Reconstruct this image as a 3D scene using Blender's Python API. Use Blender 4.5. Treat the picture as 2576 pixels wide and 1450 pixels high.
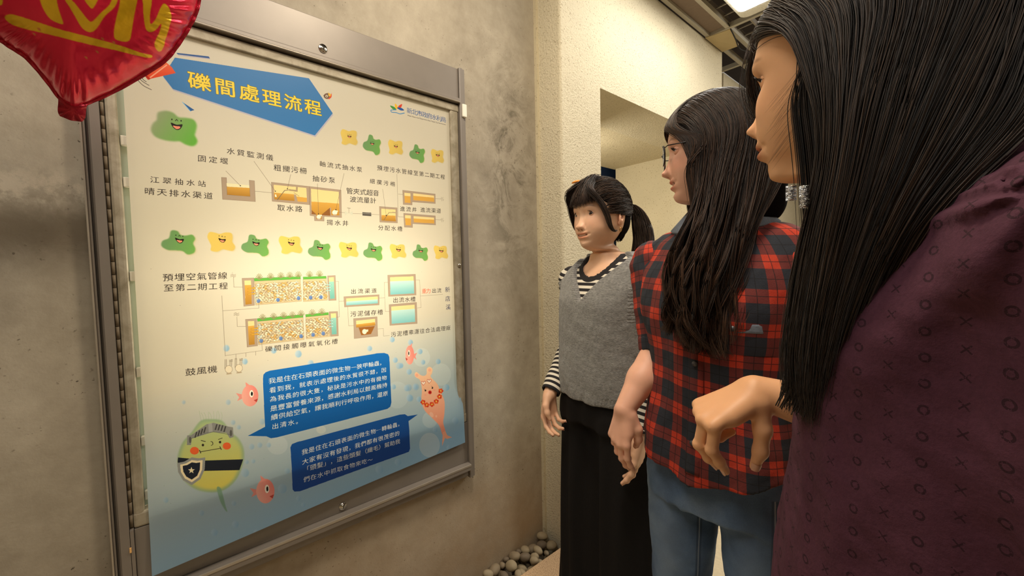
import bpy, bmesh, math, random
import numpy as np
from mathutils import Vector, Matrix
random.seed(4); RNG = np.random.default_rng(7)
SC = bpy.context.scene
for _o in list(bpy.data.objects): bpy.data.objects.remove(_o)
COL = SC.collection

# ------------------------------------------------------------------ camera
FPX = 1000.0; PC = (1288.0, 725.0)
_v1 = np.array([1165., -75., FPX]); _b = 20000.; _v3 = np.array([(75*_b-FPX*FPX)/1165, _b, FPX])
_Y = _v1/np.linalg.norm(_v1); _D = _v3/np.linalg.norm(_v3); _D = _D-_Y*(_Y@_D); _D /= np.linalg.norm(_D); _Z = -_D
_X = np.cross(_Y, _Z)
CM = np.array([_X, _Y, _Z])            # world <- (right, down, forward)
CAM = np.array([1.365, 0.0, 1.30])
cam = bpy.data.cameras.new('camera'); camo = bpy.data.objects.new('camera', cam); COL.objects.link(camo)
R3 = np.stack([CM[:, 0], -CM[:, 1], -CM[:, 2]], axis=1)
camo.matrix_world = Matrix([list(R3[i])+[CAM[i]] for i in range(3)]+[[0, 0, 0, 1]])
cam.sensor_width = 36; cam.lens = 36*FPX/2576; cam.clip_start = 0.01
SC.camera = camo
SC.view_settings.view_transform = 'Standard'; SC.view_settings.look = 'None'
SC.view_settings.exposure = 0.0; SC.view_settings.gamma = 1.0
# ------------------------------------------------------------------ world
W = bpy.data.worlds.new('world'); SC.world = W; W.use_nodes = True
W.node_tree.nodes['Background'].inputs[0].default_value = (1.0, 0.92, 0.80, 1)
W.node_tree.nodes['Background'].inputs[1].default_value = 0.35
# ------------------------------------------------------------------ lamps out of view (ceiling downlights along the passage; the alcove one is an added fill)
def lamp(name, loc, target, size, power, col=(1, .86, .66), size_y=None):
    l = bpy.data.lights.new(name, 'AREA'); l.energy = power; l.size = size; l.color = col
    if size_y: l.shape = 'RECTANGLE'; l.size_y = size_y
    o = bpy.data.objects.new(name, l); COL.objects.link(o); o.location = loc
    o.rotation_euler = (Vector(target)-Vector(loc)).to_track_quat('-Z', 'Y').to_euler(); return o
lamp("ceiling_lamp_near", (0.85, -0.45, 2.74), (0.7, -0.2, 0), 0.5, 17, (1, .94, .84), 1.1)
lamp('ceiling_lamp_behind', (2.3, 0.3, 2.74), (1.9, 0.3, 0), 0.5, 9, (1, .93, .82), 1.1)
lamp('spot_lamp_wall', (0.95, 0.55, 2.7), (0.25, 1.25, 0.0), 0.25, 19, (1, .86, .66))
lamp('far_hall_lamp', (1.6, 3.6, 2.7), (1.0, 3.0, 0), 0.6, 60, (1, .93, .80), 1.2)
lamp('alcove_fill', (-0.55, 1.95, 1.95), (-0.35, 3.1, 1.3), 0.2, 9, (1, .92, .76))  # added light hidden behind the pillar to brighten the alcove's back wall

# ------------------------------------------------------------------ pixel helpers (frame 2576x1450)
def ray(px, py): return CM@np.array([px-PC[0], py-PC[1], FPX])
def onX(px, py, x): d = ray(px, py); return CAM+(x-CAM[0])/d[0]*d
def onY(px, py, y): d = ray(px, py); return CAM+(y-CAM[1])/d[1]*d
def onZ(px, py, z): d = ray(px, py); return CAM+(z-CAM[2])/d[2]*d
def atd(px, py, d): return CAM+ray(px, py)/FPX*d
def c2(x, y): return (300+x*.35857, 60+y*.35857)
def c3(x, y): return (340+x*.34483, 560+y*.34483)
def c4(x, y): return (340+x*.40681, 860+y*.40681)

# ------------------------------------------------------------------ node materials
def srgb(c):
    c = np.array(c, float)/255.; return tuple(np.where(c <= .04045, c/12.92, ((c+.055)/1.055)**2.4))
def new_mat(name):
    m = bpy.data.materials.new(name); m.use_nodes = True; nt = m.node_tree
    return m, nt, nt.nodes['Principled BSDF']
def N(nt, t, **kw):
    n = nt.nodes.new(t)
    for k, v in kw.items():
        if k.startswith('i_'): n.inputs[k[2:].replace('_', ' ')].default_value = v
        else: setattr(n, k, v)
    return n
def ramp(nt, fac, stops):
    r = nt.nodes.new('ShaderNodeValToRGB'); e = r.color_ramp.elements
    while len(e) > 1: e.remove(e[-1])
    e[0].position = stops[0][0]; e[0].color = (*srgb(stops[0][1]), 1)
    for p, c in stops[1:]:
        k = e.new(p); k.color = (*srgb(c), 1)
    nt.links.new(fac, r.inputs[0]); return r
def noise(nt, scale, detail=4, rough=.55, vec=None, dist=0):
    n = nt.nodes.new('ShaderNodeTexNoise'); n.inputs['Scale'].default_value = scale; n.inputs['Detail'].default_value = detail
    n.inputs['Roughness'].default_value = rough; n.inputs['Distortion'].default_value = dist
    if vec is None:
        g = nt.nodes.new('ShaderNodeNewGeometry'); vec = g.outputs['Position']
    nt.links.new(vec, n.inputs['Vector']); return n
def bump(nt, bs, h, strength=.3, dist=.01):
    b = nt.nodes.new('ShaderNodeBump'); b.inputs['Strength'].default_value = strength; b.inputs['Distance'].default_value = dist
    nt.links.new(h, b.inputs['Height']); nt.links.new(b.outputs[0], bs.inputs['Normal']); return b
def mth(nt, op, a, b=None, c=None):
    n = nt.nodes.new('ShaderNodeMath'); n.operation = op
    for i, v in enumerate((a, b, c)):
        if v is None: continue
        if isinstance(v, (int, float)): n.inputs[i].default_value = v
        else: nt.links.new(v, n.inputs[i])
    return n.outputs[0]
def mixc(nt, fac, a, b, mode='MIX'):
    n = nt.nodes.new('ShaderNodeMix'); n.data_type = 'RGBA'; n.blend_type = mode
    for s, v in ((0, fac), (6, a), (7, b)):
        if isinstance(v, (int, float)): n.inputs[s].default_value = v
        elif isinstance(v, tuple): n.inputs[s].default_value = (*v, 1) if len(v) == 3 else v
        else: nt.links.new(v, n.inputs[s])
    return n.outputs[2]
def plain(name, col, rough=.5, metal=0, spec=.5, nscale=0, namp=.12, bstr=0, bdist=.002):
    m, nt, b = new_mat(name); b.inputs['Roughness'].default_value = rough; b.inputs['Metallic'].default_value = metal
    b.inputs['Specular IOR Level'].default_value = spec
    c = srgb(col); b.inputs['Base Color'].default_value = (*c, 1)
    if nscale:
        n = noise(nt, nscale, 4); d = tuple(max(0, x*(1-namp*2)) for x in c); u = tuple(min(1, x*(1+namp*2)) for x in c)
        nt.links.new(mixc(nt, n.outputs[0], d, u), b.inputs['Base Color'])
        if bstr: bump(nt, b, n.outputs[0], bstr, bdist)
    return m

def mat_concrete():
    m, nt, b = new_mat('cast_concrete'); b.inputs['Roughness'].default_value = .85
    g = nt.nodes.new('ShaderNodeNewGeometry'); sp = nt.nodes.new('ShaderNodeSeparateXYZ'); nt.links.new(g.outputs['Position'], sp.inputs[0])
    x, y, z = sp.outputs
    n1 = noise(nt, 2.2, 6, .6, dist=.6); n2 = noise(nt, 14, 6, .65); n3 = noise(nt, 160, 2, .5)
    base = ramp(nt, n1.outputs[0], [(.3, (138, 128, 112)), (.5, (164, 154, 136)), (.7, (182, 172, 154))])
    c = mixc(nt, .35, base.outputs[0], ramp(nt, n2.outputs[0], [(.3, (132, 121, 104)), (.7, (186, 176, 158))]).outputs[0])
    # fine dark pits
    pit = ramp(nt, noise(nt, 95, 3, .6).outputs[0], [(.30, (90, 80, 66)), (.37, (255, 255, 255))])
    zone = ramp(nt, noise(nt, 3.2, 4, .7, dist=1.2).outputs[0], [(.50, (0, 0, 0)), (.60, (255, 255, 255))])
    c = mixc(nt, mth(nt, 'MULTIPLY', zone.outputs[0], .85), c, pit.outputs[0], 'MULTIPLY')
    # mould streaks high on the far end of the wall
    def gauss(v, c0, w):
        t = mth(nt, 'DIVIDE', mth(nt, 'SUBTRACT', v, c0), w); return mth(nt, 'EXPONENT', mth(nt, 'MULTIPLY', mth(nt, 'MULTIPLY', t, t), -1.0))
    nm = noise(nt, 7, 8, .75, dist=1.5)
    far = mth(nt, 'MULTIPLY', gauss(y, 1.17, .13), gauss(z, 1.75, .42))
    f1 = mth(nt, 'MULTIPLY', far, mth(nt, 'SMOOTHSTEP' if False else 'GREATER_THAN', nm.outputs[0], 10.0))
    st = ramp(nt, nm.outputs[0], [(.44, (0, 0, 0)), (.62, (255, 255, 255))])
    c = mixc(nt, mth(nt, 'MULTIPLY', mth(nt, 'MULTIPLY', far, st.outputs[0]), .95), c, srgb((84, 76, 60)))
    # pale efflorescence band and dark damp band left of the case
    left = mth(nt, 'LESS_THAN', y, -.10)
    nb = noise(nt, 9, 7, .7, dist=1); zz = mth(nt, 'ADD', z, mth(nt, 'MULTIPLY', nb.outputs[0], -.12))
    pale = mth(nt, 'MULTIPLY', mth(nt, 'MULTIPLY', left, gauss(zz, 1.45, .04)), .95)
    dark = mth(nt, 'MULTIPLY', mth(nt, 'MULTIPLY', left, gauss(zz, 1.345, .065)), .9)
    c = mixc(nt, dark, c, srgb((104, 92, 74)))
    c = mixc(nt, mth(nt, 'MULTIPLY', pale, ramp(nt, noise(nt, 26, 5, .7).outputs[0], [(.42, (0, 0, 0)), (.55, (255, 255, 255))]).outputs[0]), c, srgb((192, 180, 160)))
    # warm lamplight low on the wall, put into the concrete colour
    low = nt.nodes.new('ShaderNodeMapRange'); low.inputs[1].default_value = .62; low.inputs[2].default_value = .05
    nt.links.new(z, low.inputs[0])
    c = mixc(nt, mth(nt, 'MULTIPLY', low.outputs[0], mth(nt, 'MULTIPLY', noise(nt, 4, 5, .6).outputs[0], .9)), c, srgb((160, 126, 84)))
    nt.links.new(c, b.inputs['Base Color'])
    h = mth(nt, 'ADD', mth(nt, 'MULTIPLY', n2.outputs[0], .6), mth(nt, 'MULTIPLY', n3.outputs[0], .25))
    bump(nt, b, h, .35, .006); return m
def mat_stucco(name, col, strength=.9, scale=130):
    m, nt, b = new_mat(name); b.inputs['Roughness'].default_value = .8
    n = noise(nt, scale, 3, .55); v = nt.nodes.new('ShaderNodeTexVoronoi'); v.inputs['Scale'].default_value = scale*.9
    g = nt.nodes.new('ShaderNodeNewGeometry'); nt.links.new(g.outputs['Position'], v.inputs['Vector'])
    big = noise(nt, 3, 4)
    c = srgb(col); c = mixc(nt, big.outputs[0], tuple(q*.86 for q in c), tuple(min(1, q*1.1) for q in c))
    pit = ramp(nt, noise(nt, scale*1.1, 2, .5).outputs[0], [(.31, (150, 132, 104)), (.38, (255, 255, 255))])
    c = mixc(nt, .55, c, pit.outputs[0], 'MULTIPLY'); nt.links.new(c, b.inputs['Base Color'])
    bump(nt, b, mth(nt, 'ADD', n.outputs[0], mth(nt, 'MULTIPLY', v.outputs['Distance'], .4)), strength, .006); return m
M = {}
M['concrete'] = mat_concrete()
M['stucco'] = mat_stucco('rough_cream_stucco', (208, 198, 172), .6)
M['stucco_soft'] = mat_stucco('soft_cream_stucco', (202, 190, 160), .4, 90)
M['floor'] = plain('beige_floor', (208, 194, 166), .5, nscale=60, namp=.1)
def mat_granite():
    m, nt, b = new_mat('speckled_granite'); b.inputs['Roughness'].default_value = .6
    n = noise(nt, 260, 2, .6); r = ramp(nt, n.outputs[0], [(.3, (92, 70, 48)), (.42, (186, 152, 116)), (.6, (204, 172, 134)), (.75, (226, 200, 166))])
    nt.links.new(r.outputs[0], b.inputs['Base Color']); bump(nt, b, n.outputs[0], .2, .002); return m
M['granite'] = mat_granite()
M['soil'] = plain('dark_gravel_bed', (64, 52, 38), .95, nscale=50, namp=.3, bstr=.5)
def mat_alu():
    m, nt, b = new_mat('anodised_bronze_aluminium'); b.inputs['Metallic'].default_value = .2; b.inputs['Roughness'].default_value = .42
    n = noise(nt, 6, 4); c = mixc(nt, n.outputs[0], srgb((118, 110, 102)), srgb((138, 129, 120)))
    nt.links.new(c, b.inputs['Base Color']); return m
M['alu'] = mat_alu()
M['alu_light'] = plain('worn_silver_aluminium', (170, 160, 146), .35, .5, nscale=20, namp=.1)
def mat_dirty():
    m, nt, b = new_mat('dusty_grey_door_profile'); b.inputs['Roughness'].default_value = .6; b.inputs['Metallic'].default_value = .15
    n = noise(nt, 18, 6, .65, dist=.5); r = ramp(nt, n.outputs[0], [(.3, (128, 118, 96)), (.55, (160, 150, 130)), (.7, (170, 162, 142))])
    nt.links.new(r.outputs[0], b.inputs['Base Color']); return m
M['dirty'] = mat_dirty()
M['black'] = plain('black_gap', (22, 19, 17), .8)
M['chrome'] = plain('chrome', (205, 200, 190), .18, 1.0)
M['white_plastic'] = plain('white_plastic', (226, 222, 208), .5, nscale=30, namp=.03)
M['hinge'] = plain('tarnished_hinge', (112, 98, 78), .75, .1, nscale=90, namp=.25, bstr=.3)
M['tbar'] = plain('grey_ceiling_bar', (176, 170, 156), .5, .2, nscale=20, namp=.04)
M['tile'] = plain('ceiling_tile', (128, 112, 98), .9, nscale=40, namp=.06)
M['tile_lit_tone'] = plain('lit_tone_ceiling_tile', (190, 172, 132), .9, nscale=12, namp=.06)  # warm light falling on the tile, put into its paler colour
M['dark_slab'] = plain('dark_plenum', (70, 60, 54), .95, nscale=8, namp=.2)
M['tray'] = plain('cable_tray_steel', (150, 142, 132), .45, .5, nscale=20, namp=.05)
M['navy'] = plain('navy_board', (30, 52, 84), .5, nscale=8, namp=.1)

# ------------------------------------------------------------------ object helpers
def tag(o, label=None, cat=None, group=None, kind=None):
    for k, v in (('label', label), ('category', cat), ('group', group), ('kind', kind)):
        if v: o[k] = v
    return o
def empty(name, loc, **kw):
    o = bpy.data.objects.new(name, None); COL.objects.link(o); o.location = tuple(float(v) for v in loc)
    o.empty_display_size = .05; return tag(o, **kw)
def root_loc(p):
    v = Vector((0, 0, 0))
    while p is not None: v = v+Vector(p.location); p = p.parent
    return np.array(v)
def mobj(name, verts, faces, mat, parent=None, smooth=False, origin=None, **kw):
    """verts in world coordinates"""
    v = np.asarray(verts, dtype=np.float64).reshape(-1, 3)
    off = root_loc(parent) if parent else (np.array(origin) if origin is not None else np.zeros(3))
    me = bpy.data.meshes.new(name)
    if isinstance(faces, np.ndarray) and faces.ndim == 2:
        nf, k = faces.shape; me.vertices.add(len(v)); me.vertices.foreach_set('co', (v-off).astype(np.float32).ravel())
        me.loops.add(nf*k); me.loops.foreach_set('vertex_index', faces.astype(np.int32).ravel())
        me.polygons.add(nf); me.polygons.foreach_set('loop_start', np.arange(0, nf*k, k, dtype=np.int32))
        me.update(calc_edges=True); me.validate()
    else:
        me.from_pydata([tuple(p) for p in (v-off)], [], [tuple(int(i) for i in f) for f in faces]); me.update()
    if mat: me.materials.append(mat)
    if smooth: me.polygons.foreach_set('use_smooth', np.ones(len(me.polygons), dtype=bool))
    o = bpy.data.objects.new(name, me); COL.objects.link(o)
    if parent: o.parent = parent
    elif origin is not None: o.location = tuple(float(t) for t in origin)
    return tag(o, **kw)
def boxv(x0, x1, y0, y1, z0, z1):
    v = [(x, y, z) for x in (x0, x1) for y in (y0, y1) for z in (z0, z1)]
    f = [(0, 1, 3, 2), (4, 6, 7, 5), (0, 4, 5, 1), (2, 3, 7, 6), (0, 2, 6, 4), (1, 5, 7, 3)]
    return v, f
def bevel(o, w, seg=2):
    bm = bmesh.new(); bm.from_mesh(o.data); bmesh.ops.bevel(bm, geom=bm.edges[:], offset=w, segments=seg, profile=.5, affect='EDGES')
    bm.to_mesh(o.data); bm.free(); return o
def box(name, a, mat, parent=None, bev=0, **kw):
    v, f = boxv(*a); org = None
    if parent is None: org = ((a[0]+a[1])/2, (a[2]+a[3])/2, min(a[4], a[5]))
    o = mobj(name, v, f, mat, parent, origin=org, **kw)
    if bev: bevel(o, bev)
    return o
def boxes(name, L, mat, parent=None, bev=0, **kw):
    V = []; F = []
    for a in L:
        v, f = boxv(*a); F += [tuple(i+len(V) for i in q) for q in f]; V += v
    org = None if parent else (L[0][0], L[0][2], min(L[0][4], L[0][5]))
    o = mobj(name, V, F, mat, parent, origin=org, **kw)
    if bev: bevel(o, bev)
    return o
def prism(name, prof, axis, a0, a1, mat, parent=None, **kw):
    """prof: closed list of 2D points in the two other axes (order x,y,z without axis)"""
    ax = 'xyz'.index(axis); V = []
    for a in (a0, a1):
        for p in prof:
            q = list(p); q.insert(ax, a); V.append(tuple(q))
    n = len(prof); F = [tuple(range(n)), tuple(range(2*n-1, n-1, -1))]+[(i, i+n, (i+1) % n+n, (i+1) % n) for i in range(n)]
    org = None if parent else tuple(V[0]); return mobj(name, V, F, mat, parent, origin=org, **kw)
def tube(path, r, n=8, closed=False):
    P = np.array(path, float); m = len(P); r = np.broadcast_to(np.array(r, float), (m,))
    T = np.gradient(P, axis=0) if not closed else np.roll(P, -1, 0)-np.roll(P, 1, 0)
    T /= np.linalg.norm(T, axis=1)[:, None]+1e-12; up = np.array([0, 0, 1.]) if abs(T[0][2]) < .9 else np.array([1., 0, 0])
    V = []; u = np.cross(T[0], up); u /= np.linalg.norm(u)
    for i in range(m):
        u = u-T[i]*(u@T[i]); u /= np.linalg.norm(u); w = np.cross(T[i], u)
        for k in range(n):
            a = 2*math.pi*k/n; V.append(P[i]+r[i]*(math.cos(a)*u+math.sin(a)*w))
    F = []; e = m if closed else m-1
    for i in range(e):
        for k in range(n):
            j = (i+1) % m; F.append((i*n+k, i*n+(k+1) % n, j*n+(k+1) % n, j*n+k))
    if not closed: F += [tuple(range(n-1, -1, -1)), tuple((m-1)*n+k for k in range(n))]
    return V, F
def merge(L):
    V = []; F = []
    for v, f in L:
        n = len(V); V += [tuple(p) for p in v]; F += [tuple(i+n for i in q) for q in f]
    return V, F
def catmull(P, n=8, closed=True):
    P = np.array(P, float); m = len(P); out = []
    rng = range(m) if closed else range(m-1)
    for i in rng:
        if closed: a, b, c, d = P[i-1], P[i], P[(i+1) % m], P[(i+2) % m]
        else: a, b, c, d = P[max(i-1, 0)], P[i], P[i+1], P[min(i+2, m-1)]
        for k in range(n):
            t = k/n; out.append(.5*((2*b)+(-a+c)*t+(2*a-5*b+4*c-d)*t*t+(-a+3*b-3*c+d)*t**3))
    if not closed: out.append(P[-1])
    return np.array(out)

# ------------------------------------------------------------------ room shell
CEIL = 2.81; XP = .150
# concrete wall with the recess of the display case cut into it
def slab_hole(name, x0, x1, y0, y1, z0, z1, hy0, hy1, hz0, hz1, mat, **kw):
    L = [(x0, x1, y0, hy0, z0, z1), (x0, x1, hy1, y1, z0, z1), (x0, x1, hy0, hy1, z0, hz0), (x0, x1, hy0, hy1, hz1, z1)]
    return boxes(name, L, mat, **kw)
slab_hole('wall_left', -.35, 0, -2.6, 1.338, -.25, CEIL, -.09, .875, .58, 2.04, M['concrete'], kind='structure')
boxes('wall_recess', [(-.35, .016, 1.338, 1.352, -.25, CEIL)], M['stucco_soft'], kind='structure')
# stuccoed pillar, beam over the alcove opening, alcove
def rounded_pillar():
    r = .012; pr = [(-.35, 1.352)]
    for k in range(7):
        a = -math.pi/2+math.pi/2*k/6; pr.append((XP-r+r*math.cos(a), 1.352+r+r*math.sin(a)))
    pr += [(XP, 1.638), (-.35, 1.638)]
    return prism('trim_pillar', pr, 'z', -.14, CEIL, M['stucco'], kind='structure')
rounded_pillar()
box('trim_beam', (-.18, XP-.0005, 1.638, 3.07, 2.171, CEIL), M['stucco'], kind='structure')
box('trim_alcove_ceiling', (-.80, -.18, 1.638, 3.25, 2.178, CEIL), M['stucco_soft'], kind='structure')
box('wall_alcove_back', (-.78, .03, 3.11, 3.4, -.02, 2.178), M['stucco_soft'], kind='structure')
box('wall_alcove_side', (-1.2, -1.1, 1.638, 4.6, -.02, 2.6), M['stucco_soft'], kind='structure')
box('wall_alcove_front', (-1.1, -.35, 1.60, 1.70, -.02, 2.4), M['stucco_soft'], kind='structure')
box('wall_alcove_end', (-1.2, -.12, 4.5, 4.6, -.02, 2.6), M['stucco_soft'], kind='structure')
box('trim_alcove_roof', (-1.2, -.12, 3.25, 4.6, 2.5, 2.6), M['stucco_soft'], kind='structure')
box('wall_far_left', (-.12, .03, 3.4, 9.0, -.02, CEIL), M['stucco'], kind='structure')
box('wall_far', (-.12, 4.2, 9.0, 9.15, -.02, CEIL), M['stucco'], kind='structure')
box('wall_right', (4.2, 4.35, -2.6, 9.15, -.25, CEIL), M['stucco'], kind='structure')
box('wall_near', (-.35, 4.35, -2.75, -2.6, -.25, CEIL), M['stucco'], kind='structure')
boxes('floor', [(.150, 4.2, -2.6, 9.0, -.14, 0), (-1.2, .150, 1.42, 9.0, -.13, 0)], M['floor'], kind='structure')
box('trench_bed', (0, .145, -2.6, 1.352, -.14, -.115), M['soil'], kind='structure')
box('trim_trench_kerb', (.145, .46, -2.6, 1.350, -.13, .004), M['granite'], kind='structure', bev=.004)
b = box('navy_board', (-1.099, -1.06, 2.9, 4.2, .9, 2.35), M['navy'], label='dark navy board on the alcove side wall, just seen above the ponytailed woman', cat='board')

# ------------------------------------------------------------------ suspended ceiling
box('ceiling', (-.35, 4.35, -2.75, 9.15, 3.25, 3.35), M['dark_slab'], kind='structure')
gx = [.175, .298, .895, 1.49, 2.09, 2.69, 3.29, 3.89]; gy = [-2.6+.0]+[round(-1.97+.595*k, 3) for k in range(19)]
gr = empty('ceiling_grid', (1.5, 2, CEIL), label='grey metal T-bar grid of the suspended ceiling, beside the bright lamp', cat='ceiling grid')
for x in gx: box('grid_bar', (x-.012, x+.012, -2.6, 9.0, CEIL-.005, CEIL+.028), M['tbar'], gr)
yb = [y for y in gy if y < 8.9]
for y in yb: box('cross_bar', (.17, 4.2, y-.012, y+.012, CEIL-.007, CEIL+.024), M['tbar'], gr)
box('cross_bar', (.03, .17, 3.36-.012, 3.36+.012, CEIL-.007, CEIL+.024), M['tbar'], gr)
tile_v, tile_f = boxv(0, 1, 0, 1, 0, .014)
tl = empty('ceiling_tiles', (1.5, 2, CEIL+.03), label='brown-grey mineral tiles laid in the suspended ceiling grid', cat='ceiling tiles')
xs = gx+[4.19]
for i in range(len(xs)-1):
    for j in range(len(yb)-1):
        x0, x1, y0, y1 = xs[i]+.004, xs[i+1]-.004, yb[j]+.004, yb[j+1]-.004
        if i == 0 and y1 > 5: continue
        if y0 > 6.5: continue
        if i == 1 and 1.5 < y0 < 4.2: continue            # open bays: cable ladder, lamp and dark plenum
        if i == 0 and 2.78 < y0 < 3.5: continue
        warm = (i == 0 and 2.7 < y0 < 2.9)
        box('ceiling_tile', (x0, x1, y0, y1, CEIL+.012, CEIL+.026), M['tile_lit_tone'] if warm else M['tile'], tl)
# sagging tile beyond the crossing
v = [onZ(1774, 96, CEIL-.01), onZ(1836, 74, CEIL-.01), onZ(1858, 116, CEIL-.025), onZ(1817, 131, CEIL-.005)]
v2 = [p+np.array([0, 0, .012]) for p in v]
mobj('ceiling_tile', v+v2, [(0, 1, 2, 3), (7, 6, 5, 4), (0, 4, 5, 1), (1, 5, 6, 2), (2, 6, 7, 3), (3, 7, 4, 0)], M['tile_lit_tone'], tl, label='pale sagging ceiling tile')
# cable ladder in the open bay
ld = empty('cable_ladder', (.34, 2.5, CEIL+.02), label='grey cable ladder tray in the open ceiling bay, left of the bright lamp', cat='cable tray')
box('side_rail', (.302, .312, 1.4, 4.2, CEIL+.02, CEIL+.05), M['tray'], ld); box('side_rail', (.402, .412, 1.4, 4.2, CEIL+.02, CEIL+.05), M['tray'], ld)
for k in range(24): box('rung', (.312, .402, 1.45+.112*k, 1.458+.112*k, CEIL+.025, CEIL+.033), M['tray'], ld)
cb, cf = tube(catmull([(.31, 2.75, CEIL+.01), (.30, 2.9, CEIL-.03), (.275, 3.05, CEIL-.035), (.27, 3.25, CEIL+.01)], 8, False), .004)
mobj('hanging_cable', cb, cf, M['black'], smooth=True, origin=(.3, 2.9, CEIL), label='thin dark cable sagging below the ceiling grid beside the pale tile', cat='cable')
# ceiling lamps: rounded translucent lens in a metal tray
def mat_emit(name, col, s):
    m = bpy.data.materials.new(name); m.use_nodes = True; nt = m.node_tree; nt.nodes.clear()
    o = nt.nodes.new('ShaderNodeOutputMaterial'); e = nt.nodes.new('ShaderNodeEmission'); e.inputs[0].default_value = (*col, 1); e.inputs[1].default_value = s
    nt.links.new(e.outputs[0], o.inputs[0]); return m
M['lens'] = mat_emit('lit_prismatic_lens', (1, .96, .88), 14)
M['lens_rim'] = plain('textured_acrylic_rim', (230, 226, 214), .3, nscale=140, namp=.15, bstr=.8, bdist=.004)
def rrect(x0, x1, y0, y1, r, n=6):
    P = []
    for cx, cy, a0 in ((x1-r, y1-r, 0), (x0+r, y1-r, 90), (x0+r, y0+r, 180), (x1-r, y0+r, 270)):
        for k in range(n+1):
            a = math.radians(a0+90*k/n); P.append((cx+r*math.cos(a), cy+r*math.sin(a)))
    return P
lm = empty('ceiling_lamp', (.58, 2.2, CEIL), label='bright white ceiling lamp with a textured round-cornered lens at the top edge', cat='lamp')
prism('housing', rrect(.405, .79, 1.50, 2.70, .05), 'z', CEIL-.012, CEIL+.03, M['tbar'], lm)
prism('lens_cover', rrect(.418, .777, 1.515, 2.685, .045), 'z', CEIL-.045, CEIL-.012, M['lens_rim'], lm)
prism('light_panel', rrect(.435, .76, 1.53, 2.60, .03), 'z', CEIL-.049, CEIL-.0455, M['lens'], lm)

# ================================================================== illuminated display case
case = empty('display_case', (0.03, .39, .44), label='wall-mounted bronze aluminium display case, lit from inside, holding the illustrated poster', cat='display case')
# lit white interior
boxes('light_box', [(-.215, -.205, -.088, .873, .60, 2.03), (-.205, .0, -.0885, -.0835, .60, 2.03), (-.205, .0, .868, .873, .60, 2.03), (-.205, .0, -.083, .868, .602, .607), (-.205, .0, -.083, .868, 2.02, 2.025)], M['white_plastic'], case)
for zz, pw in ((1.02, 1.25), (1.30, 2.1), (1.58, .60)):
    l = bpy.data.lights.new('case_tube', 'AREA'); l.shape = 'RECTANGLE'; l.size = .10; l.size_y = .70; l.energy = pw*1.25; l.color = (1, .90, .68)
    o = bpy.data.objects.new('case_tube', l); COL.objects.link(o); o.location = (-.19, .40, zz); o.rotation_euler = (0, math.radians(-90), 0)
for zz in (1.02, 1.34, 1.60):
    v, f = tube([(-.20, -.05, zz), (-.20, .84, zz)], .008, 8); mobj('lamp_tube', v, f, M['white_plastic'], case, True)
# outer frame
def zprof(name, prof, z0, z1, mat, **kw): return prism(name, prof, 'z', z0, z1, mat, case, **kw)
fl = zprof('side_profile', [(0, -.138), (.030, -.138), (.034, -.134), (.034, -.131), (.018, -.130), (.018, -.127), (.036, -.1255), (.040, -.122), (.040, -.1055), (0, -.1055)], .30, 1.966, M['alu'])
zprof('side_profile', [(0, .889), (.040, .889), (.043, .892), (.043, .903), (.038, .905), (.038, .915), (.034, .918), (0, .918)], .448, 2.082, M['alu'])
zprof('edge_bead', [(.028, -.1385), (.040, -.1385), (.040, -.1355), (.028, -.1355)], .30, 1.985, M['alu_light'])
box('top_panel', (0, .036, -.138, .8875, 1.966, 2.079), M['alu'], case, bev=.002)
box('top_rail', (0, .043, -.138, .8875, 1.951, 1.9655), M['alu'], case, bev=.003)
box('top_rail_lip', (0, .047, -.105, .888, 1.947, 1.9520), M['alu_light'], case, bev=.002)
box('door_gap', (-.02, .012, -.1055, .889, 1.940, 1.950), M['black'], case)
box('door_gap', (-.02, .016, .8885, .8895, .51, 1.985), M['black'], case)
# door leaf frame (dusty grey) with mitred look
box('door_top_bar', (.0, .032, -.098, .888, 1.915, 1.9415), M['dirty'], case, bev=.003)
box('door_left_stile', (.0, .031, -.0975, -.0765, .68, 1.919), M['dirty'], case, bev=.006)
box('door_right_stile', (.0, .030, .850, .8875, .68, 1.919), M['dirty'], case, bev=.006)
box('door_bottom_bar', (.0, .0315, -.098, .888, .678, .716), M['dirty'], case, bev=.005)
box('bottom_panel', (0, .030, -.0975, .8885, .512, .677), M['alu'], case, bev=.0015)
box('lower_channel', (0, .040, -.1045, -.098, .30, .68), M['alu'], case)
# bottom rails
prism('bottom_rail', [(0, .512), (.034, .512), (.052, .509), (.054, .505), (.054, .486), (.040, .484), (0, .484)], 'y', -.1045, .8885, M['alu'], case)
box('rail_highlight_edge', (.050, .0555, -.1045, .8885, .500, .509), M['alu_light'], case, bev=.0015)
box('bottom_ledge', (0, .036, -.1045, .8885, .455, .4835), M['alu'], case, bev=.002)
box('clip', (.030, .050, .896, .916, 1.895, 1.945), M['white_plastic'], case, bev=.003, label='white plastic corner clip')
box('chip', (.041, .044, -.107, -.1035, .628, .640), plain('bare_wood_chip', (232, 180, 110), .8), case, label='pale chipped spot')
# key locks
def lock(y, z, x, r):
    L = []
    for rr, x0, x1 in ((r, x, x+.004), (r*.62, x+.004, x+.006)):
        L.append(tube([(x0-.004, y, z), (x0, y, z), (x1, y, z)], [rr, rr, rr*.9], 24))
    v, f = merge(L); o = mobj('key_lock', v, f, M['chrome'], case, True)
    bx, bf = boxv(x+.0055, x+.0068, y-r*.10, y+r*.10, z-r*.42, z+r*.42); mobj('keyhole', bx, bf, M['black'], o)
lock(.392, 1.990, .036, .0135); lock(.393, .531, .030, .0125)
p = onX(862, 1277, .033); lockpos = p
v, f = tube([(.028, .8715, 1.316), (.034, .8715, 1.316), (.036, .8715, 1.316)], [.007, .007, .004], 12); o = mobj('screw', v, f, M['chrome'], case, True)
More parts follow.
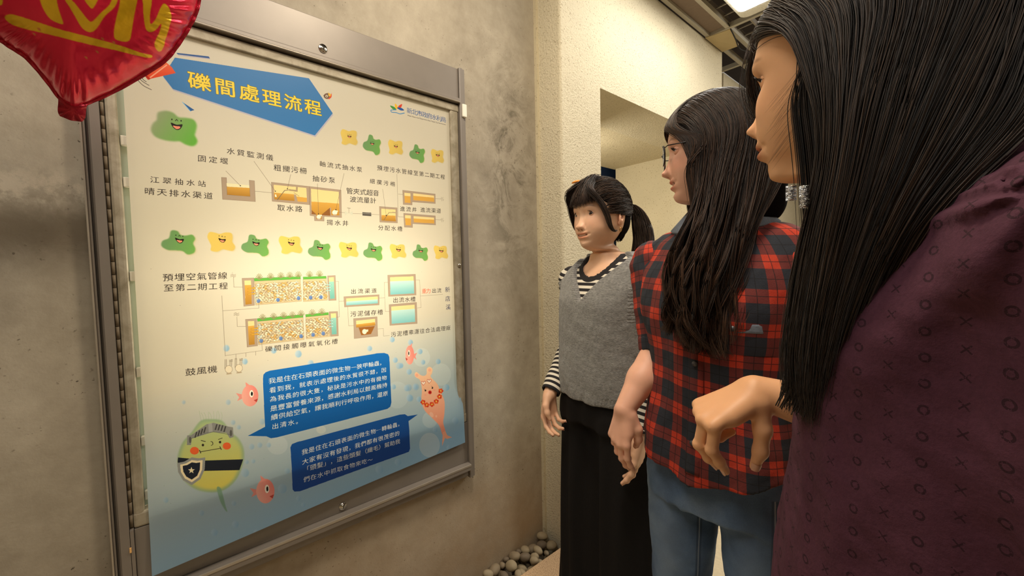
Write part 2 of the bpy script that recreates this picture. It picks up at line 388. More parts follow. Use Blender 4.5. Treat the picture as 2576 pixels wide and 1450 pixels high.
# piano hinge with knuckles
box('hinge_leaf', (.0, .026, -.1045, -.0985, .68, 1.94), M['hinge'], case)
kv, kf = tube([(0, 0, -.0148), (0, 0, .0148)], .0035, 8); kme = None
for k in range(40):
    if kme is None:
        o = mobj('hinge_knuckle', np.array(kv)+np.array([.0285, -.1015, .70]), kf, M['hinge'], case, True); kme = o
    else:
        o = kme.copy(); COL.objects.link(o); o.parent = case; o.location = (0, 0, .031*k)
# white clips along the lit strip
for zc_ in (1.63, 1.53, 1.30, 1.06, .885, .745):
    box('poster_clip', (-.010, .012, -.0755, -.058, zc_-.012, zc_+.012), M['white_plastic'], case, bev=.002)
box('acrylic_edge', (-.004, -.001, -.083, -.0625, .716, 1.918), plain('pale_green_acrylic', (206, 222, 206), .2), case)

# ------------------------------------------------------------------ poster: print rasterised onto its sheet
PY0, PY1, PZ0, PZ1 = -.075, .875, .535, 1.935; PPM = 2000
TW = int((PY1-PY0)*PPM); TH = int((PZ1-PZ0)*PPM)
def sheet_x(y, z):
    t = np.clip((.86-z)/.16, 0, 1); t = t*t*(3-2*t)
    u = np.clip((.70-z)/.15, 0, 1)
    return .021+.019*t+.020*u*u*(1-.6*np.clip((y+.07)/.94, 0, 1))+.0012*np.sin(y*9+1)*t
def P2(px, py):                      # photo pixel -> texture pixel
    x = .021
    for _ in range(4):
        q = onX(px, py, x); x = float(sheet_x(q[1], q[2]))
    return np.array([(q[1]-PY0)*PPM, (q[2]-PZ0)*PPM])
IMG = np.zeros((TH, TW, 3), np.float32)
_yy = (np.arange(TH)/PPM+PZ0)[:, None]; _xx = (np.arange(TW)/PPM+PY0)[None, :]
_t = np.clip((_yy-.62)/(1.06-.62), 0, 1); _t = np.broadcast_to(_t**.8, (TH, TW))[..., None]
_diag = np.clip((_yy-.60+(.5-_xx)*.16)/(.50), 0, 1)[..., None]**.9
IMG[:] = np.array([140, 178, 206])*(1-_diag)+np.array([216, 209, 192])*_diag
def fillmask(x0, y0, mask, col):
    h, w = mask.shape; Y0, X0 = max(y0, 0), max(x0, 0); Y1, X1 = min(y0+h, TH), min(x0+w, TW)
    if Y1 <= Y0 or X1 <= X0: return
    m = mask[Y0-y0:Y1-y0, X0-x0:X1-x0]; s = IMG[Y0:Y1, X0:X1]
    m = m[..., None].astype(np.float32)
    if callable(col): c = col(np.arange(X0, X1)[None, :], np.arange(Y0, Y1)[:, None])
    else: c = np.array(col, np.float32)
    s += (c-s)*m
def polymask(T, soft=0):
    T = np.asarray(T, float); x0, y0 = np.floor(T.min(0)).astype(int)-2-int(2*soft); x1, y1 = np.ceil(T.max(0)).astype(int)+3+int(2*soft)
    gx_ = np.arange(x0, x1)[None, :]+.5; gy_ = np.arange(y0, y1)[:, None]+.5
    ins = np.zeros((y1-y0, x1-x0), bool); n = len(T)
    for i in range(n):
        (xa, ya), (xb, yb_) = T[i], T[(i+1) % n]
        if ya == yb_: continue
        ins ^= ((ya > gy_) != (yb_ > gy_)) & (gx_ < (xb-xa)*(gy_-ya)/(yb_-ya)+xa)
    m = ins.astype(np.float32)
    if soft:
        k = int(soft)
        for _ in range(2):
            for ax in (0, 1):
                cs = np.cumsum(np.pad(m, [(k+1, k) if a == ax else (0, 0) for a in (0, 1)], mode='edge'), axis=ax)
                m = (np.take(cs, range(2*k+1, cs.shape[ax]), ax)-np.take(cs, range(0, cs.shape[ax]-2*k-1), ax))/(2*k+1)
    return x0, y0, m
def poly(pts, col, a=1., soft=0, grad=None):
    T = np.array([P2(*p) for p in pts]); x0, y0, m = polymask(T, soft)
    if grad is not None:            # col at pts[0]-side -> grad colour, direction given
        cb_, d = grad; d = np.array(d, float); pr = T@d; lo, hi = pr.min(), pr.max(); ca = np.array(col, float); cb_ = np.array(cb_, float)
        fn = lambda X, Y: ca+(cb_-ca)*np.clip(((X*d[0]+Y*d[1])-lo)/(hi-lo), 0, 1)[..., None]
        fillmask(x0, y0, m*a, fn)
    else: fillmask(x0, y0, m*a, col)
def stroke(pts, w, col, a=1.):      # w in texture px
    T = np.array([P2(*p) for p in pts])
    for p, q in zip(T[:-1], T[1:]):
        x0, y0 = np.floor(np.minimum(p, q)-w-1).astype(int); x1, y1 = np.ceil(np.maximum(p, q)+w+2).astype(int)
        X = np.arange(x0, x1)[None, :]+.5-p[0]; Y = np.arange(y0, y1)[:, None]+.5-p[1]; d = q-p; L = max(d@d, 1e-6)
        t = np.clip((X*d[0]+Y*d[1])/L, 0, 1); D = np.hypot(X-t*d[0], Y-t*d[1]); fillmask(x0, y0, np.clip(w/2+.5-D, 0, 1)*a, col)
def disc(p, rx, ry, col, a=1., soft=0, grad=None, rot=0):
    """rx, ry in photo px"""
    r = math.radians(rot); q = []
    for k in range(28):
        t = 2*math.pi*k/28; u, v_ = rx*math.cos(t), ry*math.sin(t); q.append((p[0]+u*math.cos(r)-v_*math.sin(r), p[1]+u*math.sin(r)+v_*math.cos(r)))
    poly(q, col, a, soft, grad)
_gc = {}
def glyph(ch, off):
    k = (ch, off)
    if k not in _gc:
        c = bpy.data.curves.new('g', 'FONT'); c.body = ch; c.resolution_u = 3; c.offset = off; o = bpy.data.objects.new('g', c)
        me = o.to_mesh(); me.calc_loop_triangles(); n = len(me.vertices); co = np.zeros(n*3); me.vertices.foreach_get('co', co)
        tr = np.zeros(len(me.loop_triangles)*3, dtype=np.int32); me.loop_triangles.foreach_get('vertices', tr)
        _gc[k] = (co.reshape(-1, 3)[:, :2], tr.reshape(-1, 3)); o.to_mesh_clear(); bpy.data.objects.remove(o); bpy.data.curves.remove(c)
    return _gc[k]
def tris(T, tr, col, dil=0):
    if len(T) == 0: return
    g_ = int(dil)+1; x0, y0 = np.floor(T.min(0)).astype(int)-g_; x1, y1 = np.ceil(T.max(0)).astype(int)+1+g_
    m = np.zeros((y1-y0, x1-x0), np.float32)
    for a, b_, c in T[tr]:
        bx0, by0 = np.floor(np.minimum(np.minimum(a, b_), c)).astype(int); bx1, by1 = np.ceil(np.maximum(np.maximum(a, b_), c)).astype(int)+1
        X = np.arange(bx0, bx1)[None, :]+.5; Y = np.arange(by0, by1)[:, None]+.5
        e0 = (b_[0]-a[0])*(Y-a[1])-(b_[1]-a[1])*(X-a[0]); e1 = (c[0]-b_[0])*(Y-b_[1])-(c[1]-b_[1])*(X-b_[0]); e2 = (a[0]-c[0])*(Y-c[1])-(a[1]-c[1])*(X-c[0])
        ins = ((e0 >= 0) & (e1 >= 0) & (e2 >= 0)) | ((e0 <= 0) & (e1 <= 0) & (e2 <= 0))
        m[by0-y0:by1-y0, bx0-x0:bx1-x0] = np.maximum(m[by0-y0:by1-y0, bx0-x0:bx1-x0], ins)
    if dil > .35:
        b = m.copy(); k = int(math.ceil(dil))
        for dy in range(-k, k+1):
            for dx in range(-k, k+1):
                w_ = min(1, max(0, dil+.5-math.hypot(dx, dy)))
                if w_ > 0:
                    sh = np.zeros_like(m); ys_, xs_ = slice(max(dy, 0), m.shape[0]+min(dy, 0)), slice(max(dx, 0), m.shape[1]+min(dx, 0)); sy, sx = slice(max(-dy, 0), m.shape[0]+min(-dy, 0)), slice(max(-dx, 0), m.shape[1]+min(-dx, 0))
                    sh[ys_, xs_] = m[sy, sx]*w_; b = np.maximum(b, sh)
        m = b
    fillmask(x0, y0, m, col)
# em box of the fallback CJK face, measured once
def _em():
    co, _ = glyph('國', 0); return co[:, 0].min(), co[:, 0].max(), co[:, 1].min(), co[:, 1].max()
EM = _em()
def text(s, bl, br, tl, col=(36, 30, 28), off=0., wid=None, outline=None):
    A, B, Cc = P2(*bl), P2(*br), P2(*tl); up = Cc-A; n = len(s); L = B-A; ln_ = np.linalg.norm(L); hgt = np.linalg.norm(up)
    cw = min(hgt*1.0, ln_/n*1.0) if wid is None else hgt*wid
    ex = L/ln_; pitch = (ln_-cw)/max(n-1, 1)
    for i, ch in enumerate(s):
        for (of, cc) in (([(outline[0], outline[1])] if outline else [])+[(off, col)]):
            co, tr = glyph(ch, 0)
            if not len(co): continue
            u = (co[:, 0]-EM[0])/(EM[1]-EM[0]); w = (co[:, 1]-EM[2])/(EM[3]-EM[2])
            T = A+np.outer(u*cw+i*pitch, ex)+np.outer(w, up); tris(T, tr, cc, of*cw)
def latin(s, bl, br, tl, col, off=0):
    A, B, Cc = P2(*bl), P2(*br), P2(*tl); co, tr = glyph(s, off); w = co[:, 0].max()-co[:, 0].min()
    T = A+np.outer((co[:, 0]-co[:, 0].min())/w, B-A)+np.outer(co[:, 1]/.7, Cc-A); tris(T, tr, col)
K = (44, 36, 34)
# pale bubbles in the water
for x, y, r in ((2090, 985, 62), (2230, 1110, 74), (2150, 1440, 55)): disc(c3(x, y), r*.345, r*.345*1.1, (214, 226, 226), .35)
disc(c4(1820, 640), 26, 31, (226, 226, 220), .35); disc(c4(1150, 545), 12, 10, (240, 236, 220), .3); disc(c4(880, 640), 26, 24, (226, 232, 230), .25); disc(c4(1620, 330), 30, 34, (206, 222, 228), .3)
for x, y, s in ((665, 918, 22), (800, 1015, 20), (1010, 935, 20), (1190, 960, 24), (1710, 920, 18), (1875, 855, 18), (2008, 875, 18), (1897, 1005, 18), (1938, 1045, 18), (2078, 942, 18), (1998, 1090, 19), (2210, 1015, 18), (1885, 1200, 17), (1980, 1210, 20), (2043, 1200, 16), (2000, 1280, 22), (2070, 1290, 18), (2270, 1205, 22), (1280, 1030, 22), (2100, 1020, 16), (1600, 1010, 14), (1600, 1240, 16)):
    disc(c3(x, y), s*.345, s*.345*1.1, (110, 168, 214), .75, 2, ((186, 210, 226), (-1, .4)))
for x, y, s in ((680, 812, 24), (910, 910, 27), (1510, 790, 24), (1625, 745, 20), (1690, 285, 20), (1735, 280, 20), (1700, 350, 20), (1630, 150, 18), (1855, 545, 15), (1980, 490, 20), (1940, 655, 14), (785, 495, 17), (720, 650, 16), (770, 640, 15), (825, 640, 14), (650, 740, 13), (690, 745, 12), (730, 740, 12), (410, 1060, 16), (490, 1180, 20), (190, 980, 16), (620, 1130, 20), (750, 1180, 17), (1010, 970, 14), (605, 500, 14), (640, 530, 13), (940, 800, 16), (575, 375, 15), (300, 375, 11), (610, 1000, 14), (1040, 1010, 13)):
    disc(c4(x, y), s*.407, s*.407*1.1, (120, 166, 204), .55, 2, ((176, 202, 222), (-1, .4)))
# title banner
bn = [(440, 145), (777, 197), (837, 285), (792, 341), (435, 224), (410, 192)]
poly([(x+1.5, y+4) for x, y in bn], (176, 176, 206), .8, 1); poly(bn, (60, 126, 190))
text('礫間處理流程', c2(497, 450), c2(1413, 648), c2(487, 335), (250, 222, 70), .022, 1.0, (.045, (110, 96, 60)))
poly([(444, 133), (525, 142), (528, 147), (447, 137)], (40, 84, 150)); poly([(447, 138), (527, 147), (528, 149), (449, 140)], (180, 176, 200))
poly([(459, 257), (489, 277), (479, 280)], (44, 96, 160)); stroke([(459, 257), (479, 280)], 3, (120, 190, 240))
poly([(417, 156), (432, 169), (442, 184), (380, 198), (372, 201), (365, 192)], (226, 66, 34), 1, 0, ((238, 110, 66), (-.3, 1))); stroke([(419, 164), (378, 195)], 5, (246, 170, 140)); poly([(364, 191), (374, 201), (378, 199), (370, 190)], (180, 40, 24))
for q in ([(345, 200), (360, 215), (381, 226)], [(350, 197), (360, 206), (375, 215)], [(356, 192), (360, 200), (368, 206)]): stroke(catmull([(a, b) for a, b in q], 5, False), 2.2, K)
# little bird
disc(c2(1462, 507), 10, 7.5, (120, 92, 74)); poly([c2(x, y) for x, y in ((1465, 482), (1488, 498), (1484, 515), (1468, 505))], (240, 190, 60)); poly([c2(x, y) for x, y in ((1490, 484), (1490, 512), (1474, 530), (1466, 526), (1482, 508))], (226, 70, 40)); disc(c2(1455, 508), 3, 3, (240, 230, 210)); disc(c2(1455, 509), 1.4, 1.4, (20, 20, 20)); stroke([c2(1442, 506), c2(1434, 503)], 3, (60, 50, 40))
# department logo
def leaf(a, b, w, col):
    a, b = np.array(c2(*a)), np.array(c2(*b)); d = b-a; n = np.array([-d[1], d[0]])/np.hypot(*d)*w; m = (a+b)/2
    poly(catmull([a, m*.9+a*.1+n, b, m*.9+a*.1-n], 6), col)
leaf((1945, 606), (1900, 574), 3.2, (70, 150, 70)); leaf((1950, 600), (1936, 560), 3.4, (244, 190, 50)); leaf((1955, 598), (1984, 564), 3.6, (220, 70, 50)); leaf((1998, 607), (1948, 588), 3.2, (40, 90, 170))
stroke(catmull([c2(1942, 604), c2(1908, 606), c2(1912, 620), c2(1945, 624), c2(1970, 632), c2(2000, 626)], 8, False), 5, (70, 140, 200))
text('新北市政府水利局', c2(2020, 626), c2(2291, 695), c2(2018, 588), (40, 90, 160), .012, 1.0)
latin('Water Resources Department,New Taipei City Government', c2(2022, 646), c2(2291, 712), c2(2022, 637), K)
# smiling microbe blobs
GB = [(-.42, -.95), (-.05, -.92), (.12, -.62), (.42, -.55), (.80, -.62), (.98, -.30), (.86, .08), (.98, .48), (.92, .85), (.55, 1.0), (.25, .72), (-.15, .66), (-.62, .62), (-.98, .30), (-.92, -.12), (-.55, -.36)]
YB = [(-.85, -.95), (-.45, -.90), (-.1, -.78), (.3, -.92), (.72, -.85), (.82, -.45), (.80, .0), (1.0, .45), (.85, .85), (.45, .80), (.1, .72), (-.3, .95), (-.75, .82), (-.72, .4), (-.85, 0), (-1.0, -.5)]
def blob(cx, cy, w, h, kind, shp=None, rot=0):
    c_, s_ = math.cos(rot), math.sin(rot)
    B = shp or (GB if kind == 'g' else YB); q = [(cx+(a*c_-b*s_)*w/2, cy+(a*s_+b*c_)*h/2) for a, b in catmull(B, 5)]
    poly([(x+w*.03, y+h*.03) for x, y in q], (196, 180, 120), .5, max(2, int(w*.05)))
    if kind == 'g': poly(q, (112, 152, 104), 1, max(1, int(w*.025)), ((112, 168, 84), (1, -.2)) if shp is None or True else None)
    else: poly(q, (228, 200, 104), 1, max(1, int(w*.02)), ((212, 184, 100), (1, -.6)))
def face(cx, cy, w):
    disc((cx-w*.42, cy-w*.42), w*.055, w*.07, (30, 26, 24)); disc((cx+w*.38, cy-w*.30), w*.055, w*.07, (30, 26, 24))
    stroke([(cx-w*.12, cy-w*.30), (cx, cy-w*.42), (cx+w*.10, cy-w*.28)], max(1.2, w*.09), K)
    m = [(cx-w*.5, cy-w*.14), (cx, cy+w*.04), (cx+w*.5, cy+w*.02), (cx+w*.30, cy+w*.42), (cx-w*.02, cy+w*.48), (cx-w*.34, cy+w*.24)]
    poly(catmull(m, 4), (34, 26, 26)); poly(catmull([(cx-w*.32, cy+w*.12), (cx, cy+w*.16), (cx+w*.32, cy+w*.22), (cx+w*.22, cy+w*.38), (cx-.02*w, cy+w*.42), (cx-w*.22, cy+w*.28)], 4), (240, 150, 120))
big = [(275, 620), (330, 610), (380, 625), (415, 655), (470, 660), (520, 672), (543, 710), (535, 760), (530, 782), (548, 820), (535, 850), (505, 858), (460, 845), (425, 825), (380, 825), (310, 815), (250, 790), (222, 745), (235, 700), (262, 675), (265, 645)]
poly([c2(x, y) for x, y in catmull(big, 4)], (150, 166, 128), 1, 4, ((98, 176, 58), (1, -.5))); face(*c2(403, 705), 29)
for x, y, w, h, k in ((1612, 798, 125, 112, 'y'), (1772, 848, 125, 138, 'g'), (1938, 868, 110, 105, 'y'), (2090, 910, 108, 125, 'g'), (2232, 930, 95, 98, 'y')):
    p = c2(x, y); blob(*p, w*.3586, h*.3586, k, rot=.12 if k == 'g' else .1); face(p[0]+1, p[1]-4, 10.5 if k == 'g' else 10)
for x, y, w, h, k in ((315, 145, 250, 178, 'g'), (628, 142, 202, 150, 'y'), (875, 168, 202, 160, 'g'), (1133, 165, 172, 136, 'y'), (1343, 200, 165, 146, 'g'), (1557, 200, 142, 118, 'y'), (1734, 213, 140, 134, 'g'), (1917, 210, 120, 108, 'y'), (2080, 220, 112, 120, 'g'), (2230, 218, 104, 102, 'y')):
    p = c3(x, y); blob(*p, w*.345, h*.345, k); face(p[0]+w*.012, p[1]-h*.345*.14, w*.345*.22+3)
# process diagram -------------------------------------------------
GR = (172, 152, 134); YL = (236, 212, 152); OR = (214, 164, 78); OD = (176, 128, 52); BR_ = (140, 92, 50)
def tank(cf_, outer, inner=None, water=None, wc=(OR, OD), ic=YL, gc=GR):
    poly([cf_(*p) for p in outer], gc); stroke([cf_(*p) for p in outer+outer[:1]], 1.2, (120, 100, 84))
    if inner: poly([cf_(*p) for p in inner], ic)
    if water: poly([cf_(*p) for p in water], wc[0], 1, 0, (wc[1], (0, -1)) if False else None); poly([cf_(*p) for p in water], wc[1], .0); 
    if water:
        T = [cf_(*p) for p in water]; poly(T, wc[1], 1, 0, (wc[0], (0, 1)))
def line(cf_, *pts, w=1.6, col=(120, 108, 92)): stroke([cf_(*p) for p in pts], w, col)
tank(c2, [(717, 1078), (752, 1080), (757, 1200), (918, 1212), (912, 1098), (948, 1102), (955, 1248), (725, 1232)], [(753, 1118), (912, 1134), (914, 1152), (755, 1143)], [(755, 1143), (914, 1152), (918, 1212), (757, 1200)], ic=(232, 226, 190))
line(c2, (952, 1175), (1068, 1186))
tank(c2, [(1067, 1112), (1335, 1142), (1335, 1270), (1073, 1245)], [(1083, 1130), (1312, 1152), (1318, 1252), (1088, 1232)], [(1085, 1185), (1228, 1197), (1245, 1246), (1088, 1232)])
poly([c2(*p) for p in ((1240, 1212), (1316, 1222), (1318, 1252), (1252, 1247))], OR); poly([c2(*p) for p in ((1225, 1197), (1240, 1200), (1252, 1247), (1230, 1245))], GR)
line(c2, (1110, 1235), (1160, 1170), (1195, 1165), w=3.5); poly([c2(*p) for p in ((1192, 1160), (1240, 1166), (1240, 1145), (1252, 1146), (1252, 1180), (1192, 1172))], (170, 150, 120)); line(c2, (1225, 1185), (1262, 1210), w=2); poly([c2(*p) for p in ((1092, 1198), (1102, 1199), (1104, 1217), (1094, 1216))], (250, 244, 220))
tank(c2, [(1335, 1142), (1556, 1167), (1560, 1360), (1437, 1352), (1437, 1385), (1370, 1382), (1368, 1350), (1338, 1345)], [(1345, 1158), (1540, 1180), (1545, 1345), (1420, 1343), (1420, 1372), (1383, 1370), (1383, 1340), (1350, 1336)], [(1348, 1248), (1543, 1262), (1545, 1345), (1420, 1343), (1420, 1372), (1383, 1370), (1383, 1340), (1350, 1336)])
poly([c2(*p) for p in ((1350, 1308), (1383, 1338), (1350, 1336))], BR_); poly([c2(*p) for p in ((1415, 1343), (1477, 1292), (1482, 1347))], BR_); poly([c2(*p) for p in ((1477, 1290), (1485, 1291), (1488, 1347), (1481, 1347))], GR)
for x, y, r in ((1400, 1355, 5.4), (1512, 1325, 6.4)):
    disc(c2(x, y), r, r, (238, 230, 214)); disc(c2(x, y+14), r*.7, 1.5, (200, 184, 160)); poly([c2(*p) for p in ((x, y-16), (x+22, y-14), (x+22, y-4), (x, y-4))], (232, 222, 200))
line(c2, (1540, 1322), (1585, 1326)); poly([c2(*p) for p in ((1583, 1312), (1611, 1329), (1583, 1346))], (206, 206, 190)); poly([c2(*p) for p in ((1638, 1315), (1611, 1329), (1638, 1347))], (206, 206, 190)); line(c2, (1611, 1329), (1611, 1293)); line(c2, (1600, 1293), (1622, 1295), w=2.5)
line(c2, (1638, 1331), (1705, 1334)); poly([c2(*p) for p in ((1706, 1322), (1768, 1326), (1768, 1350), (1707, 1346))], (88, 84, 80)); poly([c2(*p) for p in ((1708, 1328), (1766, 1332), (1766, 1337), (1708, 1333))], (140, 136, 130)); line(c2, (1770, 1337), (1823, 1340))
tank(c2, [(1825, 1282), (1950, 1292), (1952, 1398), (1828, 1392)], [(1838, 1297), (1938, 1305), (1940, 1387), (1840, 1381)], [(1840, 1343), (1938, 1347), (1940, 1387), (1840, 1381)])
line(c2, (1855, 1380), (1892, 1325), (1925, 1325), w=3); poly([c2(*p) for p in ((1915, 1320), (1945, 1322), (1945, 1330), (1915, 1328))], (176, 160, 130))
line(c2, (1948, 1055), (1957, 1355)); line(c2, (1957, 1195), (1988, 1198)); line(c2, (1957, 1354), (1995, 1357))
tank(c2, [(1988, 1168), (2217, 1195), (2218, 1262), (2055, 1250), (2055, 1272), (1992, 1268)]); tank(c2, [(1995, 1330), (2218, 1348), (2220, 1412), (2058, 1403), (2058, 1430), (2000, 1427)])
poly([c2(*p) for p in ((2000, 1185), (2043, 1190), (2043, 1258), (2003, 1255))], YL); poly([c2(*p) for p in ((2001, 1207), (2043, 1211), (2043, 1258), (2003, 1255))], OR)
poly([c2(*p) for p in ((2062, 1190), (2208, 1206), (2210, 1250), (2063, 1238))], YL); poly([c2(*p) for p in ((2062, 1207), (2208, 1221), (2210, 1250), (2063, 1238))], OR)
poly([c2(*p) for p in ((2005, 1343), (2045, 1346), (2047, 1415), (2008, 1413))], YL); poly([c2(*p) for p in ((2006, 1364), (2046, 1367), (2047, 1415), (2008, 1413))], OR)
poly([c2(*p) for p in ((2065, 1350), (2208, 1361), (2210, 1402), (2066, 1393))], YL); poly([c2(*p) for p in ((2065, 1366), (2209, 1376), (2210, 1402), (2066, 1393))], OR)
line(c2, (2218, 1228), (2258, 1230)); line(c2, (2218, 1374), (2262, 1377))
for y in (1230, 1377):
    for dx in (0, 10): line(c2, (2262+dx, y-14), (2257+dx, y-4), (2266+dx, y+4), (2260+dx, y+14))
for a in (((748, 1033), (850, 1137)), ((945, 965), (1095, 1175)), ((1203, 1058), (1180, 1158)), ((1390, 1122), (1398, 1335)), ((1577, 1050), (1520, 1305)), ((1848, 1160), (1873, 1345))):
    line(c2, *a); disc(c2(*a[1]), 1.4, 1.4, K)
for s, a, b_, c_ in (('固定堰', (553, 965), (760, 987), (553, 922)), ('水質監測儀', (757, 912), (1077, 962), (757, 870)), ('粗攔污柵', (1086, 1030), (1312, 1055), (1086, 988)), ('軸流式抽水泵', (1407, 1000), (1702, 1043), (1407, 963)), ('預埋污水管線至第二期工程', (1810, 1028), (2283, 1093), (1810, 993)), ('抽砂泵', (1358, 1105), (1512, 1120), (1358, 1065)), ('細攔污柵', (1760, 1120), (1932, 1142), (1760, 1088)), ('江翠抽水站', (220, 1115), (605, 1145), (220, 1072)), ('晴天排水渠道', (180, 1198), (652, 1232), (180, 1150)), ('管夾式超音', (1595, 1193), (1820, 1210), (1595, 1152)), ('波流量計', (1620, 1252), (1800, 1262), (1620, 1212)), ('取水路', (1112, 1312), (1282, 1322), (1112, 1270)), ('揚水井', (1458, 1412), (1605, 1420), (1458, 1375)), ('進流井', (1972, 1315), (2085, 1322), (1972, 1282)), ('進流渠道', (2115, 1322), (2255, 1330), (2115, 1289))):
    text(s, c2(*a), c2(*b_), c2(*c_), K, .004)
for s, a, b_, c_ in (('分配水槽', (1775, 55), (1947, 65), (1775, 20)), ('預埋空氣管線', (205, 430), (668, 412), (205, 378)), ('至第二期工程', (212, 505), (672, 487), (212, 455)), ('出流渠道', (1575, 522), (1760, 515), (1575, 487)), ('出流水槽', (1883, 587), (2043, 578), (1883, 550)), ('污泥儲存槽', (1573, 690), (1805, 672), (1573, 652)), ('污泥槽車運往合法處理廠', (1868, 838), (2298, 785), (1868, 802)), ('礫間接觸曝氣氧化槽', (952, 947), (1475, 885), (952, 907)), ('鼓風機', (370, 1122), (595, 1095), (370, 1070)), ('出流', (2167, 515), (2232, 512), (2167, 483))):
    text(s, c3(*a), c3(*b_), c3(*c_), K, .004)
text('重力', c3(2093, 520), c3(2155, 516), c3(2093, 486), (226, 84, 50), .012)
for s, a in (('新', (2263, 510)), ('店', (2265, 576)), ('溪', (2268, 638))): text(s, c3(*a), c3(a[0]+36, a[1]-2), c3(a[0], a[1]-37), (44, 50, 92), .004)
def bed(left, beds, right, plants, dots, ya, yb2):
    tank(c3, *left); tank(c3, right[0], right[1], right[2], ((150, 204, 190), (110, 176, 170)))
    for (q, strip) in beds:
        poly([c3(*p) for p in q], (206, 186, 148)); stroke([c3(*p) for p in q+q[:1]], 1.5, (150, 130, 100))
        lo = np.array([q[3], q[2]], float); hi = np.array([q[0], q[1]], float); W_ = hi[1][0]-hi[0][0]; nx = int(W_/21); ny = 11
        for j in range(ny):
            for i in range(nx):
                t = (i+.5+.35*(j % 2)+RNG.uniform(-.2, .2))/(nx+.4); u = (j+.7+RNG.uniform(-.15, .15))/(ny+1.2)
                if t > .98: continue
                b0 = lo[0]*(1-t)+lo[1]*t; h0 = hi[0]*(1-t)+hi[1]*t; p = b0*(1-u*.95)+h0*u*.95; p[1] -= 10*(1-u)
                c_ = [(226, 214, 186), (214, 196, 160), (236, 226, 200), (216, 176, 110), (200, 184, 156)][RNG.integers(5)]
                disc(c3(*p), 4.2, 2.7, (120, 100, 74), 1, 0, None, RNG.uniform(-25, 25)); disc(c3(*p), 3.6, 2.1, c_, 1, 0, None, RNG.uniform(-25, 25))
        for _ in range(int(W_*.22)):
            t = [.04, .48, .93][RNG.integers(3)]+RNG.normal(0, .02); u = RNG.uniform(.1, .9); p = (lo[0]*(1-t)+lo[1]*t)*(1-u)+(hi[0]*(1-t)+hi[1]*t)*u
            if W_ > 250: disc(c3(*p), 1.2, 1.2, (176, 206, 210))
        poly([c3(*p) for p in strip], (96, 172, 72)); stroke([c3(*p) for p in strip+strip[:1]], 1.2, (60, 120, 50))
    for x, y in plants:
        for a in (-1.1, -.75, -.4, -.1, .2, .5, .85, 1.15):
            l = 44*(1-.25*abs(a)); stroke([c3(x, y+22), c3(x+l*.9*math.sin(a), y+22-l*math.cos(a))], 3, (140, 140, 96))
    for x, y in dots: disc(c3(x, y), 4.6, 5, (116, 146, 196), 1, 0, ((86, 116, 176), (1, -1)))
    for k in range(3):
        x, y = ya[0], ya[1]+21*k; poly([c3(*p) for p in ((x, y+2), (x+42, y-3), (x+42, y-9), (x+56, y), (x+42, y+9), (x+42, y+4), (x, y+9))], (232, 176, 70)); stroke([c3(*p) for p in ((x, y+2), (x+42, y-3), (x+42, y-9), (x+56, y), (x+42, y+9), (x+42, y+4), (x, y+9), (x, y+2))], 1.2, (150, 104, 30))
        x, y = yb2[0], yb2[1]+21*k; poly([c3(*p) for p in ((x, y-1), (x+26, y-4), (x+26, y-10), (x+40, y-1), (x+26, y+7), (x+26, y+2), (x, y+5))], (176, 214, 210)); stroke([c3(*p) for p in ((x, y-1), (x+26, y-4), (x+26, y-10), (x+40, y-1), (x+26, y+7), (x+26, y+2), (x, y+5), (x, y-1))], 1.2, (110, 150, 150))
bed(([(780, 408), (865, 405), (870, 605), (793, 612)], [(797, 425), (845, 423), (850, 595), (805, 600)], [(799, 458), (847, 456), (850, 595), (805, 600)]),
    [([(870, 428), (1205, 412), (1213, 574), (880, 603)], [(868, 408), (1205, 395), (1207, 412), (870, 428)]), ([(1225, 415), (1395, 408), (1402, 567), (1228, 578)], [(1225, 398), (1393, 392), (1395, 408), (1227, 415)])],
    ([(1403, 390), (1460, 387), (1467, 568), (1412, 570)], [(1413, 402), (1449, 400), (1455, 555), (1422, 558)], [(1414, 432), (1450, 430), (1455, 555), (1422, 558)]),
    ((905, 395), (988, 390), (1063, 385), (1128, 382), (1190, 378), (1272, 375), (1345, 372)), ((900, 573), (1042, 565), (1192, 553), (1280, 548), (1355, 545)), (822, 478), (1392, 455))
bed(([(805, 708), (885, 702), (893, 900), (817, 910)], [(822, 722), (868, 719), (872, 890), (830, 895)], [(823, 757), (869, 753), (872, 890), (830, 895)]),
    [([(893, 720), (1225, 692), (1232, 855), (900, 893)], [(890, 702), (1225, 672), (1225, 692), (893, 722)]), ([(1245, 688), (1412, 674), (1420, 832), (1248, 850)], [(1243, 672), (1410, 657), (1411, 674), (1245, 690)])],
    ([(1415, 652), (1477, 650), (1483, 828), (1425, 832)], [(1427, 665), (1465, 663), (1470, 815), (1435, 818)], [(1428, 697), (1466, 694), (1470, 815), (1435, 818)]),
    ((930, 690), (1010, 682), (1083, 675), (1148, 672), (1210, 662), (1292, 655), (1362, 648)), ((920, 865), (1063, 847), (1210, 830), (1298, 820), (1372, 810)), (845, 772), (1410, 718))
AQ = ((190, 222, 220), (124, 190, 196))
tank(c3, [(1522, 542), (1780, 527), (1780, 602), (1527, 617)], [(1540, 555), (1770, 540), (1770, 590), (1540, 605)], [(1540, 577), (1770, 562), (1770, 590), (1540, 605)], AQ)
tank(c3, [(1842, 385), (2045, 378), (2050, 530), (1848, 540)], [(1860, 400), (2030, 393), (2036, 518), (1862, 527)], [(1860, 430), (2033, 424), (2036, 518), (1862, 527)], AQ)
tank(c3, [(1852, 600), (2053, 583), (2058, 738), (1858, 752)], [(1868, 614), (2038, 600), (2043, 725), (1872, 740)], [(1868, 644), (2040, 630), (2043, 725), (1872, 740)], AQ)
